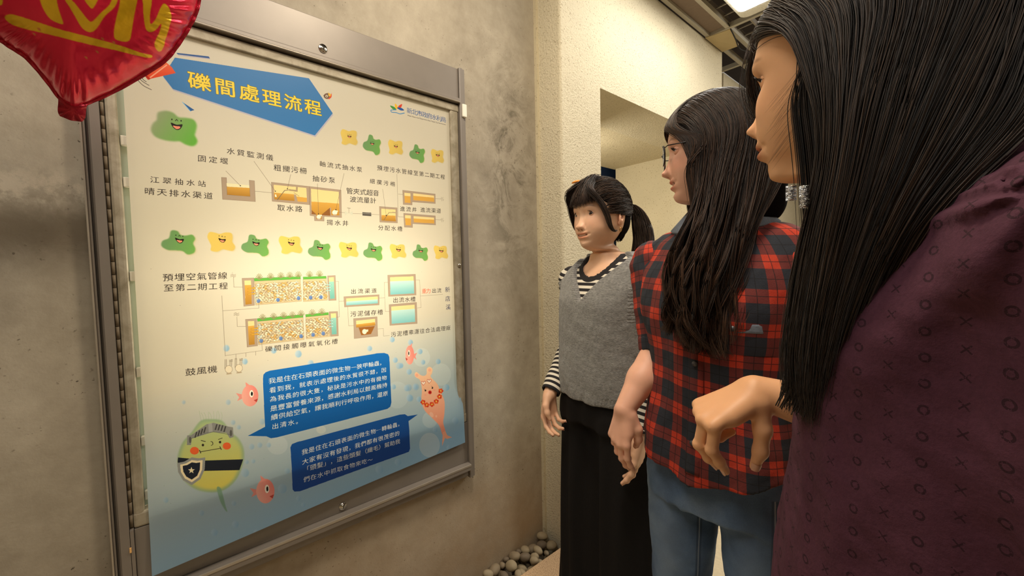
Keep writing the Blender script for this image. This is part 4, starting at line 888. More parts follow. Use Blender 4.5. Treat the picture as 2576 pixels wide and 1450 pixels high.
def eye_parts(parent, Tm, side, o, mats):
    """eyeball, lids and lashes as children meshes of the figure; local head coords"""
    c = A3(.0305*side, o['eyey'], o.get('eyez', 0.0)); r = .0122
    gz = o.get('gaze', (0, 0)); nu_, nv_ = 28, 20; V = []; shade = []
    g = A3(math.sin(gz[0]), math.cos(gz[0])*math.cos(gz[1]), math.sin(gz[1])); g /= np.linalg.norm(g)
    for j in range(nv_+1):
        ph = math.pi*j/nv_
        for i in range(nu_):
            a = 2*math.pi*i/nu_; e1 = np.cross(g, A3(0, 0, 1)); e1 /= np.linalg.norm(e1); e2 = np.cross(e1, g)
            V.append(c+r*(g*math.cos(ph)+math.sin(ph)*(e1*math.cos(a)+e2*math.sin(a)))); shade.append(ph)
    F = [(j*nu_+i, j*nu_+(i+1) % nu_, (j+1)*nu_+(i+1) % nu_, (j+1)*nu_+i) for j in range(nv_) for i in range(nu_)]
    W_ = tw(Tm, V); ob = mobj('eye', W_, F, mats['eye'], parent, True); sh = np.array(shade)
    col = np.where(sh[:, None] < .17, [.01, .008, .007], np.where(sh[:, None] < .52, [.055, .03, .02], [.78, .74, .70])); vcol(ob, 'tint', col)
    # lids: sphere patches slightly larger, almond opening
    op, lo_ = o.get('lid_up', .36), o.get('lid_lo', .26)
    V = []; n1, n2 = 26, 9; T = []
    for j in range(n1+1):
        az = -1.5+3.0*j/n1; k = max(0, 1-(az/.92)**2)**.6
        for i in range(n2+1):
            t = i/n2; e0 = op*k+(-.05+.05*k)*0; el = e0+(1.15-e0)*t; rr = r*(1.085+.05*math.sin(min(1, t*3)*math.pi/2))-.0008*t
            V.append(c+rr*A3(math.cos(el)*math.sin(az), math.cos(el)*math.cos(az), math.sin(el)+.0*k)); T.append((1, .93, .9) if i > 0 else (.35, .25, .22))
    m = len(V)
    for j in range(n1+1):
        az = -1.5+3.0*j/n1; k = max(0, 1-(az/.92)**2)**.6
        for i in range(n2+1):
            t = i/n2; e0 = -lo_*k; el = e0-(1.05+e0)*t; rr = r*(1.07+.03*math.sin(min(1, t*3)*math.pi/2))-.001*t
            V.append(c+rr*A3(math.cos(el)*math.sin(az), math.cos(el)*math.cos(az), math.sin(el))); T.append((1, .9, .87))
    F = []
    for b0 in (0, m):
        for j in range(n1):
            for i in range(n2):
                a = b0+j*(n2+1)+i; q = (a, a+1, a+n2+2, a+n2+1); F.append(q if b0 else q[::-1])
    ob = mobj('eyelid', tw(Tm, V), F, mats['skin'], parent, True); vcol(ob, 'tint', np.array(T))
    # lash line
    L = []
    for j in range(n1+1):
        az = -.94+1.88*j/n1; k = max(0, 1-(az/.92)**2)**.6; el = op*k; L.append(c+r*1.16*A3(math.cos(el)*math.sin(az), math.cos(el)*math.cos(az), math.sin(el)))
    lv, lf = tube(tw(Tm, L), [.0004+.0007*math.sin(math.pi*j/n1) for j in range(n1+1)], 5); parts_ = [(lv, lf)]
    for j in range(2, n1-1, 1):
        p = L[j]; az = -.94+1.88*j/n1; d = A3(math.sin(az)*.8, .9, .35); d /= np.linalg.norm(d); q = [p, p+d*.0035+A3(0, 0, .0002), p+d*.006+A3(0, 0, .0022)]
        parts_.append(tube(tw(Tm, q), [.00035, .0002, .00006], 3))
    v, f = merge(parts_); mobj('eyelashes', v, f, mats['lash'], parent, True)
def tw(Tm, V): V = np.asarray(V, float); return V@Tm[:3, :3].T+Tm[:3, 3]
def head_matrix(pos, yaw_deg, pitch=0, roll=0, scale=1.0):
    """yaw: direction of forward in the ground plane, degrees from +X"""
    a = math.radians(yaw_deg); f = A3(math.cos(a), math.sin(a), 0); l = A3(-math.sin(a), math.cos(a), 0); u = A3(0, 0, 1)
    p = math.radians(pitch); f2 = f*math.cos(p)+u*math.sin(p); u2 = u*math.cos(p)-f*math.sin(p)
    r = math.radians(roll); l2 = l*math.cos(r)+u2*math.sin(r); u3 = u2*math.cos(r)-l*math.sin(r)
    # x must be her left: right-handed check: left x forward = down, so use x = left mirrored frame
    Mx = np.eye(4); Mx[:3, 0] = l2*scale; Mx[:3, 1] = f2*scale; Mx[:3, 2] = u3*scale; Mx[:3, 3] = pos; return Mx
def ring_faces(nr, nc, flip=False):
    i = np.arange(nr-1)[:, None]; j = np.arange(nc)[None, :]; a = i*nc+j; b = i*nc+(j+1) % nc; c = b+nc; d = a+nc
    F = np.stack([a, b, c, d], -1).reshape(-1, 4); return F[:, ::-1] if flip else F
# ---------------------------------------------------------------- hand as a distance field
def hand_field(Fd, wrist, palm_dir, back_dir, side, fingers, thumb, s=1.0, r=.0078):
    """palm_dir: wrist->knuckles, back_dir: normal out of the back of the hand; side: +1 thumb lies along cross(palm,back)
       fingers: list of 4 (index..little) bend triples in degrees (towards the palm), optional spread; thumb: list of 3D offsets"""
    d = np.array(palm_dir, float); d /= np.linalg.norm(d); n = np.array(back_dir, float); n -= d*(n@d); n /= np.linalg.norm(n); t = np.cross(d, n)*side
    w = np.array(wrist, float); L = .088*s
    base = [w+d*L*.98+t*.028*s+n*.002*s, w+d*L*1.03+t*.009*s+n*.004*s, w+d*L*.97-t*.010*s+n*.003*s, w+d*L*.88-t*.028*s+n*.0*s]
    for i, b in enumerate(base):
        w0 = w+t*(.013-.0087*i)*s+d*.010*s; Fd.cone(w0, .0135*s, b, .0105*s, .012*s)
    Fd.cone(w+d*.02*s+t*.016*s-n*.006*s, .014*s, w+d*.055*s+t*.024*s-n*.004*s, .011*s, .014*s)
    lens = [(.040, .025, .020), (.044, .029, .021), (.041, .027, .020), (.033, .020, .018)]
    nails = []
    for i, b in enumerate(base):
        fb = fingers[i]; sp = math.radians(fb[3]) if len(fb) > 3 else 0; ang = 0; p = b-d*.004*s; cur = d*math.cos(sp)+t*math.sin(sp)
        rr = [r*1.12*s, r*1.0*s, r*.90*s, r*.74*s]
        if i == 3: rr = [q*.88 for q in rr]
        for j in range(3):
            ang += math.radians(fb[j]); dv = cur*math.cos(ang)-n*math.sin(ang); q = p+dv*lens[i][j]*s; Fd.cone(p, rr[j], q, rr[j+1], .004*s)
            if j < 2: Fd.ell(q+(n*math.cos(ang)+cur*math.sin(ang))*.0012*s, (rr[j+1]*1.04,)*3, k=.003*s)
            p = q
        up = n*math.cos(ang)+cur*math.sin(ang); nails.append((p-dv*.001*s, dv, up, rr[3]))
    if thumb is not None:
        tp = [w+d*a*s+t*b*s+n*c*s for a, b, c in thumb]; Fd.chain(tp, [.0155*s, .0115*s, .0098*s, .0068*s], .008*s)
        dv = tp[-1]-tp[-2]; dv /= np.linalg.norm(dv); nails.append((tp[-1]-dv*.002*s, dv, None, .0078*s))
    return nails, (d, n, t)
def nail_objs(nails, updef, root):
    for q in nails:
        v, f = nail_mesh([q], updef); mobj('fingernail', v, f, MNAIL, root, True)
def nail_mesh(nails, updef):
    L = []
    for p, dv, up, r in nails:
        if up is None: up = updef-dv*(updef@dv); up = up/np.linalg.norm(up)
        sd = np.cross(dv, up); V = []; F = []; n1, n2 = 6, 6
        for j in range(n1+1):
            for i in range(n2+1):
                a = -.95+1.9*i/n2; l = -.007+.0115*(j/n1); tp = 1-.35*max(0, (j/n1-.6)/.4)**2
                V.append(p+dv*l+(up*math.cos(a*tp)+sd*math.sin(a*tp))*(r*1.07)*1.0)
        F = [(j*(n2+1)+i, j*(n2+1)+i+1, (j+1)*(n2+1)+i+1, (j+1)*(n2+1)+i) for j in range(n1) for i in range(n2)]
        L.append((V, F))
    return merge(L)
# ---------------------------------------------------------------- hair: strands as thin three-sided tubes
def strands(name, paths, r, mat, parent, shade, taper=True):
    """paths (n, m, 3) world; r radius; shade (n,)"""
    P = np.asarray(paths, float); n, m, _ = P.shape; Tn = np.gradient(P, axis=1); Tn /= np.linalg.norm(Tn, axis=2, keepdims=True)+1e-9
    ref = np.where(np.abs(Tn[..., 2:3]) > .95, A3(1, 0, 0), A3(0, 0, 1)); u = np.cross(Tn, ref); u /= np.linalg.norm(u, axis=2, keepdims=True)+1e-9; w = np.cross(Tn, u)
    rr = np.broadcast_to(np.asarray(r, float).reshape(-1, 1) if np.ndim(r) else r, (n, m)).copy()
    if taper: tt = np.linspace(0, 1, m); rr = rr*(1-.75*np.clip((tt-.72)/.28, 0, 1)**1.3)[None, :]
    V = np.stack([P+rr[..., None]*(math.cos(a)*u+math.sin(a)*w) for a in (0, 2.094, 4.189)], 2).reshape(-1, 3)
    a = (np.arange(n)[:, None, None]*m+np.arange(m-1)[None, :, None])*3; k = np.arange(3)[None, None, :]; k2 = (k+1) % 3
    F = np.stack([a+k, a+k2, a+3+k2, a+3+k], -1).reshape(-1, 4)
    o = mobj(name, V, F, mat, parent, True); vfloat(o, 'shade', np.repeat(shade, m*3) if np.ndim(shade) == 1 else np.repeat(np.asarray(shade).ravel(), 3)); return o

# ================================================================== people
def join(parts):
    V = []; F = []; T = []; n = 0
    for v, f, t in parts:
        v = np.asarray(v).reshape(-1, 3); V.append(v); F.append(np.asarray(f)+n); T.append(np.broadcast_to(np.asarray(t, float).reshape(-1, 3) if np.ndim(t) > 1 else np.array(t, float), v.shape)); n += len(v)
    return np.concatenate(V), np.concatenate(F), np.concatenate(T)
HEADP = [  # s, yf, zf, halfwidth, yb, zb, power
 (0, -.006, .1185, .003, -.014, .1185, 2), (.03, .030, .114, .031, -.046, .113, 2), (.07, .060, .098, .052, -.074, .094, 2.05), (.12, .082, .070, .067, -.093, .060, 2.1),
 (.17, .0905, .042, .0735, -.100, .025, 2.15), (.21, .0925, .021, .0745, -.099, .004, 2.2), (.245, .0885, .000, .0738, -.095, -.014, 2.25), (.28, .0885, -.020, .0715, -.086, -.030, 2.25),
 (.32, .0895, -.042, .0675, -.075, -.046, 2.2), (.36, .0895, -.058, .0605, -.066, -.058, 2.15), (.39, .0885, -.070, .0550, -.060, -.068, 2.02), (.42, .0855, -.084, .0475, -.056, -.076, 1.92),
 (.45, .0850, -.098, .0390, -.054, -.083, 1.8), (.475, .0780, -.1095, .0340, -.054, -.089, 1.8), (.50, .0600, -.1160, .0360, -.054, -.095, 2), (.53, .0360, -.1150, .0440, -.055, -.100, 2),
 (.57, .0140, -.1180, .0490, -.058, -.112, 2), (.62, .0060, -.1380, .0500, -.062, -.135, 2), (.68, .0060, -.170, .0530, -.068, -.168, 2), (.75, .0060, -.200, .0540, -.072, -.198, 2), (.80, .004, -.220, .0540, -.074, -.218, 2)]
def ear_mesh(side, hw=.074, s=1.0):
    F_ = Field((min(side*.050, side*.10), -.055, -.055), (max(side*.050, side*.10), .035, .045), .0016)
    c = A3(side*(hw+.001), -.012, -.006); tilt = .32; ax = np.array([[math.cos(.42), -side*math.sin(.42), 0], [side*math.sin(.42)*math.cos(tilt), math.cos(.42)*math.cos(tilt), math.sin(tilt)], [0, -math.sin(tilt), math.cos(tilt)]])
    F_.ell(c, (.0075*s, .0165*s, .029*s), ax, k=0); F_.ell(c+A3(side*.006, .002, .003), (.006, .0105*s, .019*s), ax, k=.003, mode='sub')
    F_.ell(c+A3(side*.002, .008, -.006), (.005, .004, .006), None, k=.003); F_.ell(c+A3(0, .005, -.025), (.0055, .009, .009), None, k=.005); F_.ell(c+A3(-side*.008, .004, 0), (.008, .012, .02), None, k=.004)
    F_.cone(c+A3(side*.003, -.002, .012), .0025, c+A3(side*.003, -.006, -.008), .0025, k=.003)
    return F_.mesh(2)
def build_head(Tm, o, hwf=1.0, chin=0.0):
    P = [list(r) for r in HEADP]
    for r in P:
        r[3] *= hwf
        if r[2] < -.05 and r[0] < .52: r[2] += chin*np.clip((-.05-r[2])/.06, 0, 1)
    P = o.get('edit', lambda q: q)(P)
    V, t = make_head(Tm, P, o, o.get('nth', 170)); V, T = face_features(V, o); nr, nc = V.shape[:2]
    parts = [(tw(Tm, V.reshape(-1, 3)), ring_faces(nr, nc), T.reshape(-1, 3))]
    for sd in (-1, 1):
        v, f = ear_mesh(sd, .0735*hwf); parts.append((tw(Tm, v), f[:, ::-1], np.array([1., .88, .86])))
    return parts
# face ring winding: local frame is left-handed, ring_faces is already outward after mirroring (checked in render)
HC = A3(0, -.006, .014)
def skull(d, off=0, radii=(.079, .105, .108)):
    d = np.asarray(d, float); r = np.array(radii)+off[..., None] if np.ndim(off) else np.array(radii)+off
    return HC+d/np.linalg.norm(d/r, axis=-1, keepdims=True)
def unit(v): v = np.asarray(v, float); return v/np.linalg.norm(v, axis=-1, keepdims=True)
def slerp(a, b, t):
    a, b = unit(a), unit(b); o = np.arccos(np.clip((a*b).sum(-1, keepdims=True), -.9999, .9999)); s = np.sin(o)
    t = t[None, :, None]; return (np.sin((1-t)*o[:, None])*a[:, None]+np.sin(t*o[:, None])*b[:, None])/s[:, None]
def resample(P, m):
    P = np.asarray(P, float); seg = np.linalg.norm(np.diff(P, axis=1), axis=2); L = np.concatenate([np.zeros((len(P), 1)), np.cumsum(seg, 1)], 1); out = np.empty((len(P), m, 3)); u = np.linspace(0, 1, m)
    for i in range(len(P)):
        x = L[i]/max(L[i, -1], 1e-9)
        for c in range(3): out[i, :, c] = np.interp(u, x, P[i, :, c])
    return out
def smooth_paths(P, it=3):
    P = P.copy()
    for _ in range(it): P[:, 1:-1] = .25*P[:, :-2]+.5*P[:, 1:-1]+.25*P[:, 2:]
    return P
def poly_interp(lines, q, m):
    """lines: list of (K,3) polylines at q=0..1; returns (n,m,3)"""
    L = np.array([catmull(np.array(l, float), 8, False) for l in lines]); mn = min(len(x) for x in L); L = np.stack([x[np.linspace(0, len(x)-1, m).astype(int)] for x in L])
    s = q*(len(L)-1); i = np.clip(s.astype(int), 0, len(L)-2); t = (s-i)[:, None, None]; t = t*t*(3-2*t)*.5+t*.5
    return L[i]*(1-t)+L[i+1]*t
def swept(name, Tm, rng, n, side, A, B, tail, mat, parent, r=.0006, off=.008, rooty=(-.1, .75), spread=(.10, .10), shade=(1.1, 4)):
    """hair combed from the parting over the forehead to the temple"""
    u = rng.uniform(0, 1, n); t = np.linspace(0, 1, 14)
    ry = rooty[0]+(rooty[1]-rooty[0])*u+rng.normal(0, .03, n); rd = np.stack([rng.normal(0, .03, n), ry, np.sqrt(np.clip(1.1-ry**2, .05, 2))], -1)
    def dirs(q, j): az = math.radians(q[0])+(u-.5)*spread[0]*2+rng.normal(0, .03, n); el = math.radians(q[1])+(.5-u)*spread[1]*2+rng.normal(0, .02, n); return np.stack([side*np.sin(az)*np.cos(el), np.cos(az)*np.cos(el), np.sin(el)], -1)
    a, b = dirs(A, 0), dirs(B, 1); of = (.002+off*rng.random(n))[:, None]*np.ones((1, 14))
    P1_, P2_ = skull(slerp(rd, a, t), of*np.linspace(.3, 1, 14)[None]), skull(slerp(a, b, t), of)
    tl = np.array(tail, float)*A3(side, 1, 1); T_ = tl[None]+rng.normal(0, 1, (n, 1, 3))*A3(.0015, .006, .003)+A3(0, 1, 0)*((u-.5)*.014)[:, None, None]
    P = smooth_paths(resample(np.concatenate([P1_, P2_[:, 1:], T_], 1), 44), 10); return strands(name, tw(Tm, P), r, mat, parent, rng.beta(shade[0], shade[1], n))
def wiggle(P, amp, rng, f=2.2, grow=1.0, dirs=None):
    n, m, _ = P.shape; u = np.linspace(0, 1, m)[None, :, None]; ph = rng.uniform(0, 6.28, (n, 1, 3)); fr = rng.uniform(.7, 1.4, (n, 1, 3))*f
    return P+amp*(u**grow)*np.sin(u*fr*6.28+ph)
mats_common = {}
def mat_eye():
    m, nt, b = new_mat('wet_eye'); b.inputs['Roughness'].default_value = .06; nt.links.new(attr(nt, 'tint').outputs[0], b.inputs['Base Color']); return m
MBASE = plain('hair_underlayer', (17, 13, 12), .95, spec=.05)
MEYE = mat_eye(); MLASH = plain('dark_lashes', (26, 18, 16), .6)
MNAIL = plain('fingernail', (222, 170, 140), .28, nscale=200, namp=.02)
def mat_knit():
    m, nt, b = new_mat('heather_grey_knit'); b.inputs['Roughness'].default_value = .95; g = nt.nodes.new('ShaderNodeNewGeometry')
    mp = nt.nodes.new('ShaderNodeMapping'); mp.inputs['Scale'].default_value = (1, 1, 2.2); nt.links.new(g.outputs['Position'], mp.inputs[0])
    n = noise(nt, 120, 5, .7, vec=mp.outputs[0]); n2 = noise(nt, 520, 2, .5); r = ramp(nt, n.outputs[0], [(.28, (92, 92, 92)), (.42, (120, 119, 117)), (.6, (142, 141, 138)), (.75, (168, 166, 162))])
    rib = attr(nt, 'rib'); nt.links.new(r.outputs[0], b.inputs['Base Color'])
    h = mth(nt, 'ADD', mth(nt, 'MULTIPLY', n2.outputs[0], .7), mth(nt, 'MULTIPLY', rib.outputs['Fac'], 1.5)); bump(nt, b, h, .8, .003); b.inputs['Sheen Weight'].default_value = .25; return m
def mat_stripes():
    m, nt, b = new_mat('black_white_striped_jersey'); b.inputs['Roughness'].default_value = .85; s = attr(nt, 's'); k = attr(nt, 'band')
    f = mth(nt, 'FRACT', mth(nt, 'DIVIDE', s.outputs['Fac'], .0185)); st = mth(nt, 'GREATER_THAN', f, .52)
    c = mixc(nt, st, srgb((30, 26, 30)), srgb((228, 220, 204))); c = mixc(nt, mth(nt, 'GREATER_THAN', k.outputs['Fac'], .5), c, srgb((26, 23, 26))); nt.links.new(c, b.inputs['Base Color']); bump(nt, b, noise(nt, 300, 2).outputs[0], .2, .001); return m
def mat_black():
    m, nt, b = new_mat('black_trouser_cloth'); b.inputs['Roughness'].default_value = .9; n = noise(nt, 300, 2); nt.links.new(mixc(nt, n.outputs[0], srgb((16, 14, 14)), srgb((30, 27, 26))), b.inputs['Base Color']); b.inputs['Specular IOR Level'].default_value = .2; return m
def mat_plaid():
    m, nt, b = new_mat('red_navy_plaid'); b.inputs['Roughness'].default_value = .9; u = attr(nt, 'pu').outputs['Fac']; v = attr(nt, 'pv').outputs['Fac']
    def band(c, per, wdt, ph=0):
        f = mth(nt, 'FRACT', mth(nt, 'ADD', mth(nt, 'DIVIDE', c, per), ph+100)); d = mth(nt, 'ABSOLUTE', mth(nt, 'SUBTRACT', f, .5)); return mth(nt, 'LESS_THAN', d, wdt/per/2), d
    PU, PV = .058, .064
    bu, du = band(u, PU, .024); bv, dv = band(v, PV, .026)
    lu, _ = band(u, PU, .0016, .0); lv, _ = band(v, PV, .0016, .0); l2u, _ = band(u, PU, .0016, .11); l2v, _ = band(v, PV, .0016, .10)
    one = mth(nt, 'MAXIMUM', bu, bv); two = mth(nt, 'MULTIPLY', bu, bv)
    c = mixc(nt, one, srgb((40, 44, 54)), srgb((118, 46, 42))); c = mixc(nt, two, c, srgb((206, 62, 36)))
    th_, _ = band(u, PU, .0014, .5); th2, _ = band(v, PV, .0014, .5)
    ln_ = mth(nt, 'MAXIMUM', mth(nt, 'MAXIMUM', mth(nt, 'MULTIPLY', lu, .9), lv), mth(nt, 'MAXIMUM', th_, th2))
    c = mixc(nt, mth(nt, 'MULTIPLY', ln_, .75), c, srgb((22, 18, 22)))
    n = noise(nt, 400, 3, .6); c = mixc(nt, .35, c, n.outputs[0], 'MULTIPLY'); c = mixc(nt, .0, c, c)
    hsv = nt.nodes.new('ShaderNodeHueSaturation'); hsv.inputs['Value'].default_value = .95; nt.links.new(c, hsv.inputs['Color']); nt.links.new(hsv.outputs[0], b.inputs['Base Color']); bump(nt, b, n.outputs[0], .3, .0015); return m
def mat_denim():
    m, nt, b = new_mat('blue_denim'); b.inputs['Roughness'].default_value = .85; n = noise(nt, 9, 4, .5); n2 = noise(nt, 420, 3, .7)
    r = ramp(nt, n.outputs[0], [(.3, (60, 82, 112)), (.5, (80, 104, 136)), (.68, (110, 132, 160))]); c = mixc(nt, .3, r.outputs[0], n2.outputs[0], 'OVERLAY')
    fd = attr(nt, 'fade'); c = mixc(nt, fd.outputs['Fac'], c, srgb((122, 138, 158))); sa = attr(nt, 'sa').outputs['Fac']; sd_ = mth(nt, 'ABSOLUTE', sa); c = mixc(nt, mth(nt, 'MULTIPLY', mth(nt, 'LESS_THAN', sd_, .0011), .8), c, srgb((150, 158, 166))); c = mixc(nt, mth(nt, 'MULTIPLY', mth(nt, 'LESS_THAN', mth(nt, 'ABSOLUTE', mth(nt, 'SUBTRACT', sd_, .004)), .0022), .45), c, srgb((28, 38, 54)))
    nt.links.new(c, b.inputs['Base Color']); bump(nt, b, n2.outputs[0], .3, .001); return m
def mat_purple():
    m, nt, b = new_mat('purple_printed_flannel'); b.inputs['Roughness'].default_value = .92; g = attr(nt, 'pp'); sp = nt.nodes.new('ShaderNodeSeparateXYZ'); nt.links.new(g.outputs['Vector'], sp.inputs[0])
    U = mth(nt, 'DIVIDE', sp.outputs[0], .0215); V_ = mth(nt, 'DIVIDE', sp.outputs[1], .0195)
    ci = mth(nt, 'FLOOR', U); par = mth(nt, 'ABSOLUTE', mth(nt, 'MODULO', ci, 2.0)); V2 = mth(nt, 'ADD', V_, mth(nt, 'MULTIPLY', par, .5))
    fu = mth(nt, 'SUBTRACT', mth(nt, 'FRACT', U), .5); fv = mth(nt, 'SUBTRACT', mth(nt, 'FRACT', V2), .5); x = mth(nt, 'MULTIPLY', fu, .0215); y = mth(nt, 'MULTIPLY', fv, .0195)
    nz = noise(nt, 500, 2, .6); r = mth(nt, 'SQRT', mth(nt, 'ADD', mth(nt, 'MULTIPLY', x, x), mth(nt, 'MULTIPLY', y, y)))
    ring = mth(nt, 'LESS_THAN', mth(nt, 'ABSOLUTE', mth(nt, 'SUBTRACT', r, .0029)), .0008)
    d1 = mth(nt, 'ABSOLUTE', mth(nt, 'SUBTRACT', mth(nt, 'ABSOLUTE', x), mth(nt, 'ABSOLUTE', y))); crs = mth(nt, 'MULTIPLY', mth(nt, 'LESS_THAN', d1, .0008), mth(nt, 'LESS_THAN', r, .0042))
    pat = mth(nt, 'ADD', mth(nt, 'MULTIPLY', par, ring), mth(nt, 'MULTIPLY', mth(nt, 'SUBTRACT', 1.0, par), crs)); pat = mth(nt, 'MULTIPLY', pat, mth(nt, 'GREATER_THAN', nz.outputs[0], .40))
    n1 = noise(nt, 25, 5, .65); n3 = noise(nt, 260, 3, .7)
    c = mixc(nt, n1.outputs[0], srgb((66, 35, 48)), srgb((86, 50, 64))); c = mixc(nt, .3, c, n3.outputs[0], 'OVERLAY'); c = mixc(nt, mth(nt, 'MULTIPLY', pat, .72), c, srgb((34, 18, 24)))
    nt.links.new(c, b.inputs['Base Color']); bump(nt, b, mth(nt, 'ADD', n3.outputs[0], mth(nt, 'MULTIPLY', n1.outputs[0], .5)), .35, .002); b.inputs['Specular IOR Level'].default_value = .2; return m
MK, MS, MB_, MP, MD, MU = mat_knit(), mat_stripes(), mat_black(), mat_plaid(), mat_denim(), mat_purple()
MSH = plain('dark_shoe', (40, 36, 34), .5, nscale=60, namp=.1)
def shoes(fr, root, feet, mat):
    for (l, f) in feet:
        Fd = Field(fr(l, f, 0)-.22, fr(l, f, 0)+.22, .006); Fd.cone(fr(l, f-.05, .045), .040, fr(l, f+.10, .032), .034, .02, (A3(0, 0, 1), .9)); Fd.cone(fr(l, f-.045, .05), .040, fr(l, f-.045, .11), .038, .02); Fd.plane((0, 0, .004), (0, 0, -1)); v, q = Fd.mesh(1)
        mobj('shoe', v, q, mat, root, True)

# ------------------------------------------------------------------ woman with ponytail
def TORSO(Fd, fr, g=-.011, dz=0, w=1.0):
    Fd.stack([fr.sec(1.02+dz, 0, .0, (.158+g)*w, .114+g), fr.sec(1.12+dz, 0, .005, (.158+g)*w, .116+g), fr.sec(1.18+dz, 0, .006, (.162+g)*w, .116+g), fr.sec(1.24+dz, 0, .0, (.158+g)*w, .098+g), fr.sec(1.285+dz, 0, -.005, (.130+g)*w, .080+g), fr.sec(1.312+dz, 0, -.008, (.085+g)*w, .068+g), fr.sec(1.345+dz, 0, -.010, .056, .056)], power=2.2)
def person_one():
    rng = np.random.default_rng(11); hp = atd(1511, 544, 1.32); fr = Frame(hp[0]+.004, hp[1]+.022, -96); Tm = head_matrix(hp, -97, 0, 0, 1.0)
    root = empty('person', fr(0, 0, 0), label='ponytailed woman in a grey sweater vest, striped shirt and wide black trousers', cat='person')
    skin = mat_skin('skin_warm_light', (228, 184, 152)); hair = mat_hair('soft_black_hair', (22, 16, 15), (92, 70, 56))
    o = dict(tipz=-.039, tipl=.0125, wing=.0055, brl=.000, mz=-.067, ml=.0042, gap=.0042, open=.004, smile=1.2, eyey=.0690, lid_up=.52, lid_lo=.30, gaze=(.25, .0), lip=(.88, .60, .54), brow=.6, blush=.7, sock=.004, teeth=1)
    parts = build_head(Tm, o, 1.035, .006)
    eye_parts(root, Tm, 1, o, dict(eye=MEYE, skin=skin, lash=MLASH)); eye_parts(root, Tm, -1, o, dict(eye=MEYE, skin=skin, lash=MLASH))
    # arms and hands
    Ls, Rs = fr(.158, 0, 1.248), fr(-.158, 0, 1.248); Lw, Rw = atd(1614, 1094, 1.165), atd(1383, 990, 1.40)
    Le, Re = fr(.192, -.03, 1.04), fr(-.192, -.045, 1.04)
    Fd = Field(np.minimum(Lw, Le)-.17, np.maximum(Lw, Le)+.10, .0028); dn = unit(Lw-Le)
    Fd.chain([Le, Lw], [.036, .0225], .01); nl, (d, n, t) = hand_field(Fd, Lw, A3(-.10, -.12, -1), A3(.6, .1, 0)*1.0, 1, [(10, 16, 10), (12, 18, 12), (15, 22, 12), (18, 24, 14)], [(.012, .016, -.008), (.038, .027, -.020), (.060, .025, -.028), (.078, .018, -.034)], .94)
    v, f = Fd.mesh(1); parts.append((v, f, A3(1, .95, .93)))
    Fd = Field(np.minimum(Rw, Re)-.17, np.maximum(Rw, Re)+.10, .0028); Fd.chain([Re, Rw], [.036, .0225], .01)
    nr, (d2, n2, t2) = hand_field(Fd, Rw, A3(.05, -.10, -1), A3(-.75, .1, 0), -1, [(28, 28, 18), (32, 34, 22), (38, 38, 24), (44, 40, 25)], [(.012, .018, -.008), (.040, .034, -.020), (.064, .034, -.030), (.086, .026, -.036)], .92)
    v, f = Fd.mesh(1); parts.append((v, f, A3(1, .95, .93)))
    Fd = Field(fr.o+A3(-.30, -.30, 1.0), fr.o+A3(.30, .30, 1.40), .0045); TORSO(Fd, fr); Fd.cone(tw(Tm, [(0, -.032, -.15)])[0], .045, fr(0, -.012, 1.28), .052, .02); v, f = Fd.mesh(2); parts.append((v, f, A3(1, .97, .95)))
    V, F, T = join(parts); bo = mobj('body', V, F, skin, root, True); vcol(bo, 'tint', T)
    nail_objs(nl, n, root); nail_objs(nr, n2, root)
    # striped shirt
    def torso(Fd, g, top=1.37):
        Fd.stack([fr.sec(.86, 0, 0, .165+g, .118+g), fr.sec(1.0, 0, .0, .158+g, .114+g), fr.sec(1.12, 0, .005, .158+g, .116+g), fr.sec(1.18, 0, .006, .162+g, .116+g), fr.sec(1.24, 0, .0, .158+g, .098+g), fr.sec(1.285, 0, -.005, .135+g, .080+g), fr.sec(1.312, 0, -.008, .105+g, .070+g), fr.sec(top, 0, -.010, .078+g, .062+g)], power=2.3)
    Fd = Field(fr.o+A3(-.22, -.22, 1.05), fr.o+A3(.22, .22, 1.38), .0028); torso(Fd, -.006, 1.340); nb = tw(Tm, [(0, -.03, -.16)])[0]
    nk = fr(0, .018, 1.345); Fd.cut(lambda X: (1-np.hypot(((X-nk)@fr.l)/.070, ((X-nk)@fr.f)/.058))*.06)
    v, f = Fd.mesh(4); ob = mobj('striped_shirt', v, f, MS, root, True); vfloat(ob, 's', v[:, 2]+.02); dnk = np.linalg.norm((v-nk)[:, :2]@np.stack([fr.l[:2]/.070, fr.f[:2]/.058], 1), axis=1)-1; vfloat(ob, 'band', np.clip((.20-dnk)/.2+.5, 0, 1))
    for side, S_, E_, W_ in ((1, Ls, Le, Lw), (-1, Rs, Re, Rw)):
        dw = unit(W_-E_); Fd = Field(np.minimum(np.minimum(S_, E_), W_)-.09, np.maximum(np.maximum(S_, E_), W_)+.09, .0042); C_ = W_-dw*.004
        Fd.chain([S_, E_, C_], [.056, .046, .0335], .02); Fd.displace(lambda X: .0018*hashnoise(X, 60, 3+side)); Fd.plane(C_, dw); Fd.cone(W_-dw*.03, .028, W_+dw*.03, .028, 0, None, 'sub'); v, f = Fd.mesh(1)
        ob = mobj('sleeve', v, f, MS, root, True); ua = unit(E_-S_); sa = (v-S_)@ua; sb = np.linalg.norm(E_-S_)+(v-E_)@dw; w = np.clip(.5+((v-E_)@unit(ua+dw))/.04, 0, 1)
        vfloat(ob, 's', sa*(1-w)+sb*w); vfloat(ob, 'band', np.clip(((v-C_)@dw+.009)/.02+.5, 0, 1))
    # knit vest
    Fd = Field(fr.o+A3(-.30, -.30, .82), fr.o+A3(.30, .30, 1.42), .0042)
